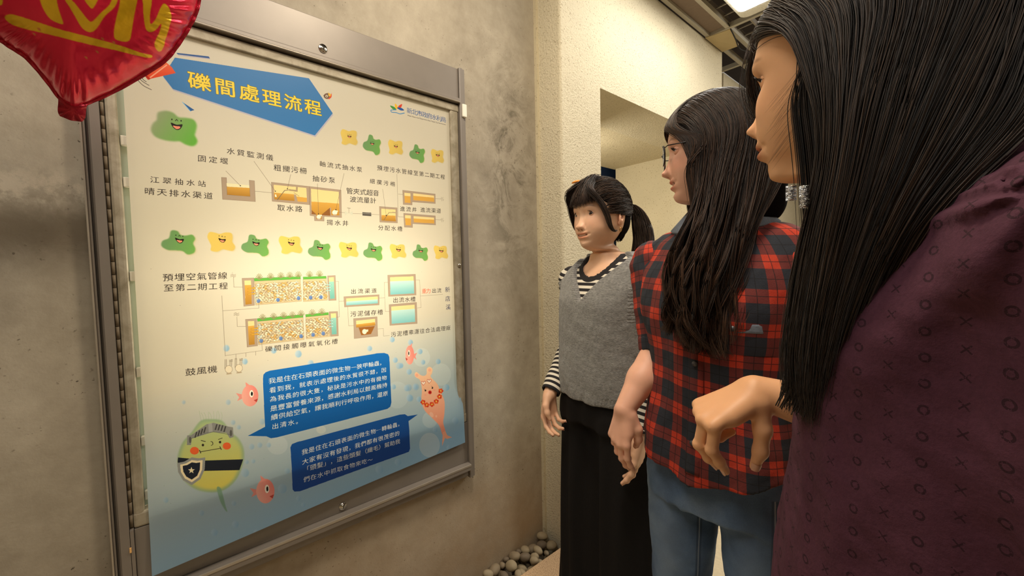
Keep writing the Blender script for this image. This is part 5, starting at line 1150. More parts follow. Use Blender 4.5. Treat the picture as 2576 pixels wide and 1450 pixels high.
    Fd.stack([fr.sec(.865, 0, .006, .170, .130), fr.sec(.93, 0, .006, .176, .134), fr.sec(1.05, 0, .006, .172, .130), fr.sec(1.14, 0, .008, .170, .127), fr.sec(1.19, 0, .008, .172, .124), fr.sec(1.245, 0, .0, .174, .108), fr.sec(1.285, 0, -.006, .158, .090), fr.sec(1.315, 0, -.010, .125, .078), fr.sec(1.345, 0, -.012, .090, .068)], power=2.3)
    for s_ in (-1, 1): Fd.cone(fr(s_*.11, -.005, 1.268), .045, fr(s_*.168, -.005, 1.243), .052, .02, (A3(0, 0, 1), .9))
    def vcut(X):
        L = (X-fr.o); l = L@fr.l; fw = L@fr.f; z = X[..., 2]; halfw = np.clip((z-1.190)*.86, -.01, .104); vv = halfw-np.abs(l); return np.where(fw > -.005, vv, -.02)
    Fd.cut(vcut); Fd.ell(fr(0, -.005, 1.362), (.080, .072, .062), None, .004, 'sub')
    for s_, S_, E_ in ((1, Ls, Le), (-1, Rs, Re)): Fd.cut(lambda X, S_=S_, s_=s_: ((X-fr.o)@fr.l*s_-(.192+.030*np.clip((X[..., 2]-1.24)/.08, 0, 1)-.02*np.clip((1.30-X[..., 2])/.12, 0, 1)*np.clip((X[..., 2]-1.12)/.05, 0, 1)))*np.where(X[..., 2] > 1.10, 1, -1e-3 if False else 1)-np.where(X[..., 2] > 1.12, 0, .03))
    Fd.displace(lambda X: .0022*hashnoise(X*A3(1, 1, .5), 38, 5)+.0012*hashnoise(X, 90, 9)+.002*np.sin((X@fr.l)*70+2*np.sin(X[..., 2]*9))*np.clip((1.05-X[..., 2])*4, 0, 1)); v, f = Fd.mesh(1)
    ob = mobj('sweater_vest', v, f, MK, root, True); L = v-fr.o; l = np.abs(L@fr.l); z = v[:, 2]; fw = L@fr.f; vv = l-np.clip((z-1.190)*.86, 0, .104)
    rib = np.zeros(len(v)); m1 = (vv < .016) & (fw > 0) & (z > 1.19); rib[m1] = (np.sin(z[m1]*900) > 0)*.4; m2 = z < .90; rib[m2] = (np.sin((L@fr.l)[m2]*1300) > 0)*.4; m3 = (l > .150) & (z > 1.13); rib[m3] = (np.sin(z[m3]*900) > 0)*.4; vfloat(ob, 'rib', rib)
    # wide black trousers
    Fd = Field(fr.o+A3(-.30, -.30, .0), fr.o+A3(.30, .30, 1.02), .007); Fd.stack([fr.sec(.78, 0, -.005, .176, .124), fr.sec(.88, 0, 0, .164, .118), fr.sec(.99, 0, 0, .135, .10)], k=0, power=2.2)
    for s_ in (-1, 1): Fd.cone(fr(s_*.082, 0, .80), .102, fr(s_*.098, .0, .06), .108, .035)
    Fd.displace(lambda X: (.0055*np.sin(X@fr.l*95+1.5*np.sin(X[..., 2]*4))+.004*np.sin(X@fr.l*47+X@fr.f*30))*np.clip((.92-X[..., 2])*3, 0, 1)); Fd.plane((0, 0, .075), (0, 0, -1)); v, f = Fd.mesh(1); mobj('trousers', v, f, MB_, root, True)
    shoes(fr, root, ((.09, .02), (-.09, .0)), MSH)
    # hair: cap, pulled back strands, fringe, side lock, ponytail
    Fd = Field((-.11, -.15, -.12), (.11, .13, .16), .003); Fd.ell(HC, (.0806, .1066, .1096), None, 0); Fd.ell(A3(0, -.062, -.028), (.055, .038, .045), None, .02)
    def fcut(X):
        x, y, z = X[..., 0], X[..., 1], X[..., 2]; hl = .052-.9*np.clip(np.abs(x)-.052, 0, 1)*1.6; return np.minimum((y-(.030+.25*np.clip(z-.03, -.2, .0)))*1.0, (hl-z))
    Fd.cut(fcut); Fd.cut(lambda X: np.minimum(-X[..., 2]+.012-.5*np.clip(-X[..., 1]-.02, 0, 1), X[..., 1]+.034)); v, f = Fd.mesh(2); ob = mobj('hair', tw(Tm, v), f[:, ::-1], MBASE, root, True); vfloat(ob, 'shade', np.clip(.12+.1*hashnoise(v, 90, 2), 0, 1))
    knot = A3(.012, -.118, .030); t = np.linspace(0, 1, 22); n_ = 2600
    az = rng.uniform(-2.2, 2.2, n_); el = rng.uniform(0, 1, n_)
    st = np.stack([np.sin(az)*np.cos(el*1.35+.0), np.cos(az)*np.cos(el*1.35), np.sin(el*1.35)], -1); low = rng.uniform(0, 1, n_) < .5
    a2 = rng.uniform(.95, 1.75, n_)*rng.choice([-1, 1], n_); e2 = rng.uniform(-.22, .75, n_); st2 = np.stack([np.sin(a2)*np.cos(e2), np.cos(a2)*np.cos(e2), np.sin(e2)], -1); st[low] = st2[low]
    a3 = rng.uniform(.42, 1.0, n_)*rng.choice([-1, 1], n_); e3 = rng.uniform(.35, 1.45, n_); st3 = np.stack([np.sin(a3)*np.cos(e3), np.cos(a3)*np.cos(e3), np.sin(e3)], -1); pick = rng.uniform(0, 1, n_) < .38; st[pick] = st3[pick]; low = low | pick
    st = st[(np.abs(az) > .65) | low | (el > .42)]; n_ = len(st)
    end = unit(knot-HC)+rng.normal(0, .07, (n_, 3)); S = slerp(st, end, t); off = .0028+.0040*rng.random((n_, 1))*np.ones((1, 22))+.003*np.sin(t*3.14)[None]*rng.random((n_, 1)); P = skull(S, off); P += .0016*np.sin(t[None, :, None]*rng.uniform(5, 12, (n_, 1, 1))+rng.uniform(0, 6, (n_, 1, 3)))
    ob = strands('hair_strands', tw(Tm, P), .0007, hair, root, rng.beta(1.2, 2.2, n_), False)
    # nape hair drawn up
    n_ = 260; a = rng.uniform(-1, 1, n_); p0 = np.stack([a*.050, -.055-.03*(1-a*a), -.075+rng.uniform(-.01, .01, n_)+.02*a*a], -1); p2 = knot+rng.normal(0, .006, (n_, 3)); p1 = np.stack([a*.06, -.098-.012*(1-a*a), -.01+0*a], -1); tt = t[None, :, None]
    P = p0[:, None]*(1-tt)**2+2*p1[:, None]*tt*(1-tt)+p2[:, None]*tt**2; strands('hair_strands', tw(Tm, P), .0008, hair, root, rng.beta(1.2, 3, n_), False)
    # fringe from a crown point to the brows, wispy
    def fringe(n_, x0, x1, zlo, zhi, r=.0006):
        u = rng.uniform(0, 1, n_); xe = x0+(x1-x0)*u; ze = rng.uniform(zlo, zhi, n_)+.012*np.abs(2*u-1); top = np.stack([.012+xe*.22, .035+.0*xe, .118+0*xe], -1)+rng.normal(0, .004, (n_, 3)); mid = np.stack([xe*.80, .094-4.2*xe**2, .066+0*xe], -1); e = np.stack([xe, .1005-5.6*xe**2, ze], -1)+rng.normal(0, .0016, (n_, 3))
        tt = t[None, :, None]; c1 = top+A3(0, .036, .002); P = top[:, None]*(1-tt)**3+3*c1[:, None]*tt*(1-tt)**2+3*(mid[:, None]+A3(0, .012, 0))*tt**2*(1-tt)+e[:, None]*tt**3; strands('fringe', tw(Tm, P), r, hair, root, rng.beta(1.3, 3, n_))
    fringe(700, -.060, .060, .018, .034, .0008); pass
    # swept side lock in front of the near ear, curling back under the cheek
    for sd, n_ in ((1, 260), (-1, 120)):
        k = np.array([(.016, .040, .118), (.046, .094, .075), (.069, .068, .030), (.077, .050, -.010), (.0755, .036, -.040), (.073, .018, -.055), (.072, .004, -.054)]); k[:, 0] *= sd
        base = catmull(k, 6, False); P = base[None]+rng.normal(0, 1, (n_, 1, 3))*A3(.0016, .0065, .003)*np.linspace(1.3, .25, len(base))[None, :, None]; strands('side_lock', tw(Tm, P), .0007, hair, root, rng.beta(1.2, 3, n_))
    # ponytail
    n_ = 900; K_ = np.array([knot, knot+A3(.004, -.020, .010), knot+A3(.01, -.046, -.018), knot+A3(.012, -.066, -.068), knot+A3(.012, -.070, -.120), knot+A3(.010, -.056, -.168), knot+A3(.006, -.040, -.195)]); base = catmull(K_, 6, False); m = len(base); wd = np.interp(np.linspace(0, 1, m), [0, .12, .5, .8, 1], [.008, .016, .036, .034, .012])
    a = rng.uniform(0, 6.28, n_); rr = np.sqrt(rng.random(n_)); P = base[None]+(np.cos(a)*rr)[:, None, None]*A3(1, 0, 0)*wd[None, :, None]+(np.sin(a)*rr)[:, None, None]*A3(0, 1, .3)*wd[None, :, None]; P = wiggle(P, .003, rng)
    strands('ponytail', tw(Tm, P), .0011, hair, root, rng.beta(1.1, 3.4, n_))
    cv, cf = tube(tw(Tm, [knot+A3(.011*math.cos(a), -.012+.003*math.sin(3*a), .006+.011*math.sin(a)) for a in np.linspace(0, 6.28, 17)[:-1]]), .0035, 8, True); mobj('hair_tie', cv, cf, plain('glittery_hair_tie', (200, 190, 186), .25, .7, nscale=300, namp=.3), root, True)
    # orange hair clip on top, pushed to her far side
    L = []
    for k in range(5):
        a = -.9+.45*k; c = A3(-.035, .060, .108); L.append(tube(tw(Tm, [c, c+A3(-.010*math.sin(a)-.004, .012*math.cos(a), .006), c+A3(-.022*math.sin(a)-.006, .022*math.cos(a), .003)]), [.003, .0045, .001], 6))
    v, f = merge(L); mobj('hair_clip', v, f, plain('orange_clip', (232, 140, 36), .45, nscale=80, namp=.1), root, True)
    ev, ef = tube(tw(Tm, [A3(.0800+.0015*math.cos(a), -.006+.0045*math.sin(a), -.046-.005+.0065*math.cos(a)) for a in np.linspace(0, 6.28, 15)[:-1]]), .0012, 6, True); mobj('earring', ev, ef, plain('gold', (196, 150, 80), .25, 1.0), root, True)
person_one()

# ------------------------------------------------------------------ woman with glasses in the plaid shirt
def side_profile_edit(k):
    def e(P):
        for r in P:
            if -.11 < r[2] < .0: r[1] += k
        return P
    return e
def plaid_attrs(ob, v, fr, mode='torso', A=None, B=None):
    if mode == 'torso':
        L = v-fr.o; vfloat(ob, 'pu', np.arctan2(L@fr.f, L@fr.l)*.140+L@fr.l*0); vfloat(ob, 'pv', v[:, 2]+.012*np.sin((L@fr.l)*9))
    else:
        d = unit(B-A); e1 = unit(np.cross(d, A3(0, 0, 1)+A3(.01, 0, 0))); e2 = np.cross(d, e1); q = v-A; vfloat(ob, 'pu', np.arctan2(q@e1, q@e2)*.058); vfloat(ob, 'pv', q@d)
def person_two():
    rng = np.random.default_rng(21); hp = atd(1797, 375, .86); fr = Frame(hp[0]+.006, hp[1]+.022, -88); Tm = head_matrix(hp, -152, -2, 0, 1.0)
    root = empty('person', fr(0, 0, 0), label='long-haired woman wearing glasses, a red and navy plaid shirt and blue jeans', cat='person')
    skin = mat_skin('skin_rosy', (230, 178, 152)); hair = mat_hair('dark_brown_hair', (17, 12, 11), (104, 72, 50))
    o = dict(tipz=-.040, tipl=.0155, brl=.000, under=.009, mz=-.068, ml=.0050, gap=.0036, open=.0045, smile=.8, eyey=.0690, lid_up=.30, lid_lo=.20, gaze=(0, .0), lip=(.84, .50, .46), brow=.6, blush=.9, teeth=1, wing=.009)
    parts = build_head(Tm, o, 1.0, .003)
    for sd in (1, -1): eye_parts(root, Tm, sd, o, dict(eye=MEYE, skin=skin, lash=MLASH))
    Rs, Ls = fr(-.158, -.005, 1.300), fr(.158, -.005, 1.300)
    Re = atd(1668, 868, .965); Rw = atd(1571, 1030, .915); Le = fr(.205, -.05, 1.08); Lw = fr(.20, .04, .86)
    Fd = Field(np.minimum(Rw, Re)-.17, np.maximum(Rw, Re)+.08, .0024); Fd.chain([Re, Re*.45+Rw*.55, Rw], [.0400, .0345, .0225], .012)
    nr, (d, n, t) = hand_field(Fd, Rw, CM@A3(-.16, 1, .02), CM@A3(-.8, 0, -.5), -1, [(16, 22, 12), (19, 25, 13), (23, 28, 15), (27, 30, 16)], [(.012, .018, -.008), (.042, .034, -.022), (.068, .034, -.030), (.090, .026, -.038)], .88)
    v, f = Fd.mesh(1); parts.append((v, f, A3(1, .96, .94)))
    Fd = Field(np.minimum(Lw, Le)-.17, np.maximum(Lw, Le)+.08, .0036); Fd.chain([Le, Lw], [.040, .0225], .012)
    nl, (d2, n2, t2) = hand_field(Fd, Lw, A3(0, -.1, -1), fr.l, 1, [(24, 30, 16), (30, 36, 20), (36, 40, 24), (42, 42, 25)], [(.012, .018, -.008), (.042, .034, -.022), (.068, .034, -.030), (.090, .026, -.038)], .96)
    v, f = Fd.mesh(1); parts.append((v, f, A3(1, .96, .94)))
    Fd = Field(fr.o+A3(-.30, -.30, 1.0), fr.o+A3(.30, .30, 1.46), .0045); TORSO(Fd, fr, -.011, .050); Fd.cone(tw(Tm, [(0, -.032, -.15)])[0], .045, fr(0, -.012, 1.33), .050, .02); v, f = Fd.mesh(2); parts.append((v, f, A3(1, .97, .95)))
    V, F, T = join(parts); bo = mobj('body', V, F, skin, root, True); vcol(bo, 'tint', T)
    nail_objs(nr, n, root); nail_objs(nl, n2, root)
    # shirt body
    Fd = Field(fr.o+A3(-.30, -.30, .82), fr.o+A3(.30, .30, 1.46), .004)
    Fd.stack([fr.sec(.845, 0, .004, .176, .144), fr.sec(.92, 0, .004, .168, .138), fr.sec(1.02, 0, .004, .152, .128), fr.sec(1.12, 0, .006, .152, .124), fr.sec(1.22, 0, .010, .168, .124), fr.sec(1.30, 0, .0, .165, .108), fr.sec(1.345, 0, -.005, .142, .090), fr.sec(1.38, 0, -.010, .098, .076), fr.sec(1.425, 0, -.012, .070, .062)], power=2.25)
    for s_ in (-1, 1): Fd.cone(fr(s_*.11, -.005, 1.335), .046, fr(s_*.155, -.005, 1.300), .050, .02)
    nk = fr(0, -.004, 1.42); Fd.cut(lambda X: (1-np.hypot(((X-nk)@fr.l)/.058, ((X-nk)@fr.f)/.058))*.06)
    Fd.cut(lambda X: .852+.050*np.clip(np.abs((X-fr.o)@fr.l)/.17, 0, 1)**2-X[..., 2])
    Fd.displace(lambda X: .0035*hashnoise(X*A3(1, 1, .45), 34, 15)+.0014*hashnoise(X, 80, 19)+.004*np.sin((X-fr.o)@fr.l*60+2*np.sin(X[..., 2]*12))*np.clip((1.12-X[..., 2])*4, 0, 1)); v, f = Fd.mesh(1)
    ob = mobj('plaid_shirt', v, f, MP, root, True); plaid_attrs(ob, v, fr)
    for S_, E_ in ((Rs, Re), (Ls, Le)):
        d_ = unit(E_-S_); C_ = E_+d_*.012; Fd = Field(np.minimum(S_, C_)-.10, np.maximum(S_, C_)+.10, .004); Fd.cone(S_, .060, C_, .055, .02); Fd.displace(lambda X: .003*hashnoise(X, 50, 8)+.0015*hashnoise(X, 110, 5)); Fd.plane(C_, d_); Fd.cone(E_-d_*.02, .047, C_+d_*.05, .047, 0, None, 'sub'); v, f = Fd.mesh(1)
        ob = mobj('sleeve', v, f, MP, root, True); plaid_attrs(ob, v, fr, 's', S_, E_)
        Fd = Field(C_-.10, C_+.10, .004); Fd.cone(C_-d_*.030, .0575, C_+d_*.002, .0575, 0); Fd.plane(C_, d_); Fd.plane(C_-d_*.034, -d_); Fd.cone(C_-d_*.05, .049, C_+d_*.05, .049, 0, None, 'sub'); v, f = Fd.mesh(1); ob = mobj('sleeve_cuff', v, f, MP, root, True); plaid_attrs(ob, v, fr, 's', S_, E_)
    # grey collar, pocket flap, placket buttons
    grey = plain('grey_chambray', (112, 120, 132), .9, nscale=260, namp=.2, bstr=.3)
    L = []
    for k in range(25):
        a = math.pi*2*k/24-math.pi/2; L.append((a))
    V = []; F = []
    for i, a in enumerate(L):
        c_, s_ = math.cos(a), math.sin(a); zt = 1.418-.016*max(0, s_)+.006*max(0, -s_)
        for (r_, dz) in ((.056, 0), (.062, .006), (.098, -.034), (.094, -.040)): V.append(fr(c_*(r_+.012*abs(c_)), -.006+s_*r_*.98, zt+dz))
    for i in range(24):
        for k in range(3): F.append((i*4+k, (i+1)*4+k, (i+1)*4+k+1, i*4+k+1))
    co = mobj('collar', V, F, grey, root, True); sm = co.modifiers.new('thick', 'SOLIDIFY'); sm.thickness = .003
    def onfront(l, z, out=.002):
        """point on the shirt front"""
        b_ = np.interp(z, [.86, .92, 1.02, 1.12, 1.22, 1.30], [.144, .138, .128, .124, .124, .108]); a_ = np.interp(z, [.86, .92, 1.02, 1.12, 1.22, 1.30], [.175, .168, .152, .152, .168, .165]); ff = b_*(max(0, 1-(abs(l)/a_)**2.25))**(1/2.25)+.006; return fr(l, ff+out, z)
    V = []; F = []; zs_ = np.linspace(.875, 1.36, 50)
    for z in zs_:
        for l in (-.016, -.014, .014, .016): V.append(onfront(l, min(z, 1.30), .002 if abs(l) < .015 else -.004)+A3(0, 0, z-min(z, 1.30))-fr.f*max(0, z-1.30)*.45)
    for i in range(len(zs_)-1):
        for k in range(3): F.append((i*4+k, i*4+k+1, (i+1)*4+k+1, (i+1)*4+k))
    pk = mobj('placket', V, F, MP, root, True); plaid_attrs(pk, np.array(V), fr); sm = pk.modifiers.new('thick', 'SOLIDIFY'); sm.thickness = .003
    mb = plain('dark_grey_button', (70, 68, 72), .35)
    for z in (.94, 1.02, 1.10, 1.18, 1.26):
        c = onfront(.0, z, .004); bv, bf = tube([c, c+fr.f*.003], .0055, 14); mobj('button', bv, bf, mb, root, True)
    for z0, z1, tk, nm, mt in ((1.125, 1.215, .0035, 'chest_pocket', MP), (1.165, 1.19, .0065, 'pocket_tab', grey)):
        V = []; F = []; n1 = 8
        l0, l1 = (.050, .135) if nm == 'chest_pocket' else (.060, .118)
        for j in range(7):
            for i in range(n1+1): V.append(onfront(l0+(l1-l0)*i/n1, z0+(z1-z0)*j/6, tk if 0 < i < n1 and 0 < j < 6 else 0))
        for j in range(6):
            for i in range(n1): F.append((j*(n1+1)+i, j*(n1+1)+i+1, (j+1)*(n1+1)+i+1, (j+1)*(n1+1)+i))
        pb = mobj(nm, V, F, mt, root, True); plaid_attrs(pb, np.array(V), fr) if mt is MP else None
    c = onfront(.068, 1.177, .009); bv, bf = tube([c, c+fr.f*.003], .0055, 14); mobj('button', bv, bf, mb, root, True)
    # jeans
    Fd = Field(fr.o+A3(-.28, -.28, .05), fr.o+A3(.28, .28, .98), .0055); Fd.stack([fr.sec(.76, 0, -.01, .158, .116), fr.sec(.84, 0, -.008, .158, .118), fr.sec(.96, 0, 0, .132, .104)], k=0, power=2.2)
    for s_ in (-1, 1): Fd.chain([fr(s_*.083, -.005, .80), fr(s_*.092, .004, .46), fr(s_*.095, -.02, .09)], [.088, .060, .052], .012)
    Fd.displace(lambda X: .0022*hashnoise(X*A3(1, 1, .8), 45, 31)+.0012*hashnoise(X, 120, 32)); Fd.plane((0, 0, .085), (0, 0, -1)); v, f = Fd.mesh(1)
    ob = mobj('jeans', v, f, MD, root, True); L = v-fr.o; l = L@fr.l; fd = np.exp(-((np.abs(l)-.09)/.035)**2)*np.clip((L@fr.f)/.05, 0, 1)*np.clip((.82-v[:, 2])*6, 0, 1)*.45; vfloat(ob, 'fade', fd)
    sg = np.sign(l); lc = .088*sg; fx = L@fr.f; ag = np.arctan2(fx, (l-lc)); rr_ = np.hypot(fx, l-lc); a0 = np.where(sg > 0, math.radians(62), math.radians(38)); vfloat(ob, 'sa', np.clip((ag-a0)*rr_, -.05, .05)+np.where(v[:, 2] > .84, .05, 0))
    shoes(fr, root, ((.095, .02), (-.095, .0)), MSH)
    # hair: cap + long side curtains
    Fd = Field((-.12, -.15, -.16), (.12, .13, .16), .003); Fd.ell(HC, (.0785, .1045, .1075), None, 0); Fd.cone(A3(0, -.065, 0), .07, A3(0, -.070, -.12), .06, .02)
    Fd.cut(lambda X: np.minimum(X[..., 1]-(.030+.0*X[..., 2]), (.060-X[..., 2])-.0)); v, f = Fd.mesh(2); ob = mobj('hair', tw(Tm, v), f[:, ::-1], MBASE, root, True); vfloat(ob, 'shade', np.clip(.05+.05*hashnoise(v, 90, 2), 0, 1))
    iT = np.linalg.inv(Tm)
    def long_hair(name, lines, n_, side, q0=0, q1=1, thick=.035, r=.0006, wav=.006, exit0=(62, 8), exit1=(178, -6), seed=0, rootx=0.0, shade=(1.2, 3.0), front=.9, m1=16, m2=40, out=.012):
        rg = np.random.default_rng(seed); q = rg.uniform(q0, q1, n_); dp = rg.uniform(.45 if 'locks' in name else 0, 1, n_)
        L_ = np.array([tw(iT, catmull(np.array(l), 8, False)) for l in lines]); mn = min(len(x) for x in L_); PL = poly_interp([l for l in lines], q, m2); PL = tw(iT, PL)
        ea = np.radians(exit0[0]+(exit1[0]-exit0[0])*q)+rg.normal(0, .03, n_); ee = np.radians(exit0[1]+(exit1[1]-exit0[1])*q)
        de = np.stack([side*np.sin(ea)*np.cos(ee), np.cos(ea)*np.cos(ee), np.sin(ee)], -1)
        ry = front-(front+.55)*q+rg.normal(0, .05, n_); rd = np.stack([rootx+rg.normal(0, .02, n_), ry, np.sqrt(np.clip(1.15-ry**2, .05, 2))], -1)
        t = np.linspace(0, 1, m1); S = slerp(rd, de, t); off = (.003+out*(1-dp))[:, None]*(.35+.65*t)[None, :]; A = skull(S, off)
        inw = -de.copy(); inw[:, 2] = 0; inw = unit(inw); B = PL+inw[:, None]*(dp*thick)[:, None, None]
        nc_ = 34; ci = np.minimum((q*nc_).astype(int), nc_-1); ph = rg.uniform(0, 6.28, (nc_, 2)); uu = np.linspace(0, 1, m2)[None, :]; am = .023*uu**1.15
        wv = np.sin(uu*11+ph[ci][:, :1])*am; wv2 = np.cos(uu*10+ph[ci][:, 1:])*am*.7; tang = np.stack([-de[:, 1], de[:, 0], 0*de[:, 0]], -1); tang = unit(tang)
        B = B+tang[:, None]*wv[..., None]-inw[:, None]*wv2[..., None]
        B = wiggle(B, wav*.6, rg, 1.6, 1.3); P = np.concatenate([A, B[:, 1:]], 1); P = smooth_paths(resample(P, m1+m2), 14); P += .0008*np.sin(np.linspace(0, 20, m1+m2)[None, :, None]+rg.uniform(0, 6.3, (n_, 1, 3)))
        return strands(name, tw(Tm, P), r, hair, root, np.clip(rg.beta(shade[0], shade[1], n_)[:, None]*(.35+1.0*np.linspace(0, 1, P.shape[1])[None, :]), 0, 1))
    near = [[atd(1752, 400, .800), atd(1742, 500, .795), atd(1700, 600, .79), atd(1668, 700, .80), atd(1665, 790, .80), atd(1690, 830, .80)],
            [atd(1820, 400, .765), atd(1800, 500, .755), atd(1770, 620, .745), atd(1735, 720, .745), atd(1730, 810, .75), atd(1760, 880, .76)],
            [atd(1910, 400, .760), atd(1895, 500, .750), atd(1865, 620, .745), atd(1835, 740, .750), atd(1815, 840, .755), atd(1820, 900, .76)],
            [atd(2000, 400, .780), atd(1955, 480, .775), atd(1905, 570, .765), atd(1888, 660, .755), atd(1875, 760, .755), atd(1850, 850, .76)]]
    long_hair('hair_strands', near, 2600, 1, thick=.045, wav=.007, seed=1, r=.00065, out=.010)
    long_hair('hair_locks', near, 420, 1, thick=.05, wav=.006, seed=2, r=.0026, out=.004, shade=(1, 9))
    far = [[tw(Tm, [p])[0] for p in l] for l in ([(-.078, .030, -.02), (-.085, .040, -.09), (-.09, .055, -.17), (-.085, .07, -.26), (-.07, .08, -.33)], [(-.09, -.02, -.03), (-.10, -.02, -.1), (-.11, -.01, -.17), (-.11, .0, -.25), (-.10, .01, -.31)], [(-.05, -.10, -.03), (-.06, -.11, -.1), (-.07, -.12, -.17), (-.08, -.12, -.25), (-.08, -.11, -.31)])]
    long_hair('hair_strands', far, 900, -1, thick=.03, wav=.006, seed=3, r=.0009, exit0=(58, 6))
    # side-swept fringe hiding the forehead
    TL = [(.0800, .046, -.045), (.082, .040, -.085), (.083, .036, -.130)]
    for sd, nn in ((1, 2000), (-1, 900)): swept('fringe', Tm, rng, nn, sd, (20, 17), (62, -3), TL, hair, root, .0007, .010, (-.1, .8), (.36, .14))
    # glasses
    gl = plain('black_metal_frame', (26, 24, 28), .3, .6); L = []
    for sd in (1, -1):
        L.append(tube(tw(Tm, [A3(sd*.0335+.0235*math.cos(a), .1035-.0035*abs(math.cos(a))+.0, -.008+.0205*math.sin(a)) for a in np.linspace(0, 6.28, 33)[:-1]]), .0014, 6, True))
        L.append(tube(tw(Tm, [A3(sd*.0565, .1005, .003), A3(sd*.066, .094, .005), A3(sd*.074, .060, .004), A3(sd*.0775, .010, .002), A3(sd*.076, -.010, -.012)]), .0011, 6))
    L.append(tube(tw(Tm, [A3(-.0105, .1035, -.002), A3(0, .1065, .001), A3(.0105, .1035, -.002)]), .0011, 6)); v, f = merge(L); ob = mobj('glasses', v, f, gl, root, True)
    lm_, nt, b = new_mat('lens_glass'); b.inputs['Base Color'].default_value = (.9, .95, 1, 1); b.inputs['Roughness'].default_value = .03; b.inputs['Alpha'].default_value = .22; b.inputs['Coat Weight'].default_value = .6; b.inputs['Specular IOR Level'].default_value = .9; b.inputs['Coat Tint'].default_value = (.6, .75, 1, 1)
    for sd in (1, -1):
        V = [A3(sd*.0335+rr*.0230*math.cos(a), .1040-.0035*abs(rr*math.cos(a))+.001*(1-rr*rr), -.008+rr*.020*math.sin(a)) for rr in (0.001, .5, 1) for a in np.linspace(0, 6.28, 25)[:-1]]
        F = [(r_*24+i, r_*24+(i+1) % 24, (r_+1)*24+(i+1) % 24, (r_+1)*24+i) for r_ in range(2) for i in range(24)]; mobj('lens', tw(Tm, V), F, lm_, ob, True)
    return long_hair
person_two()

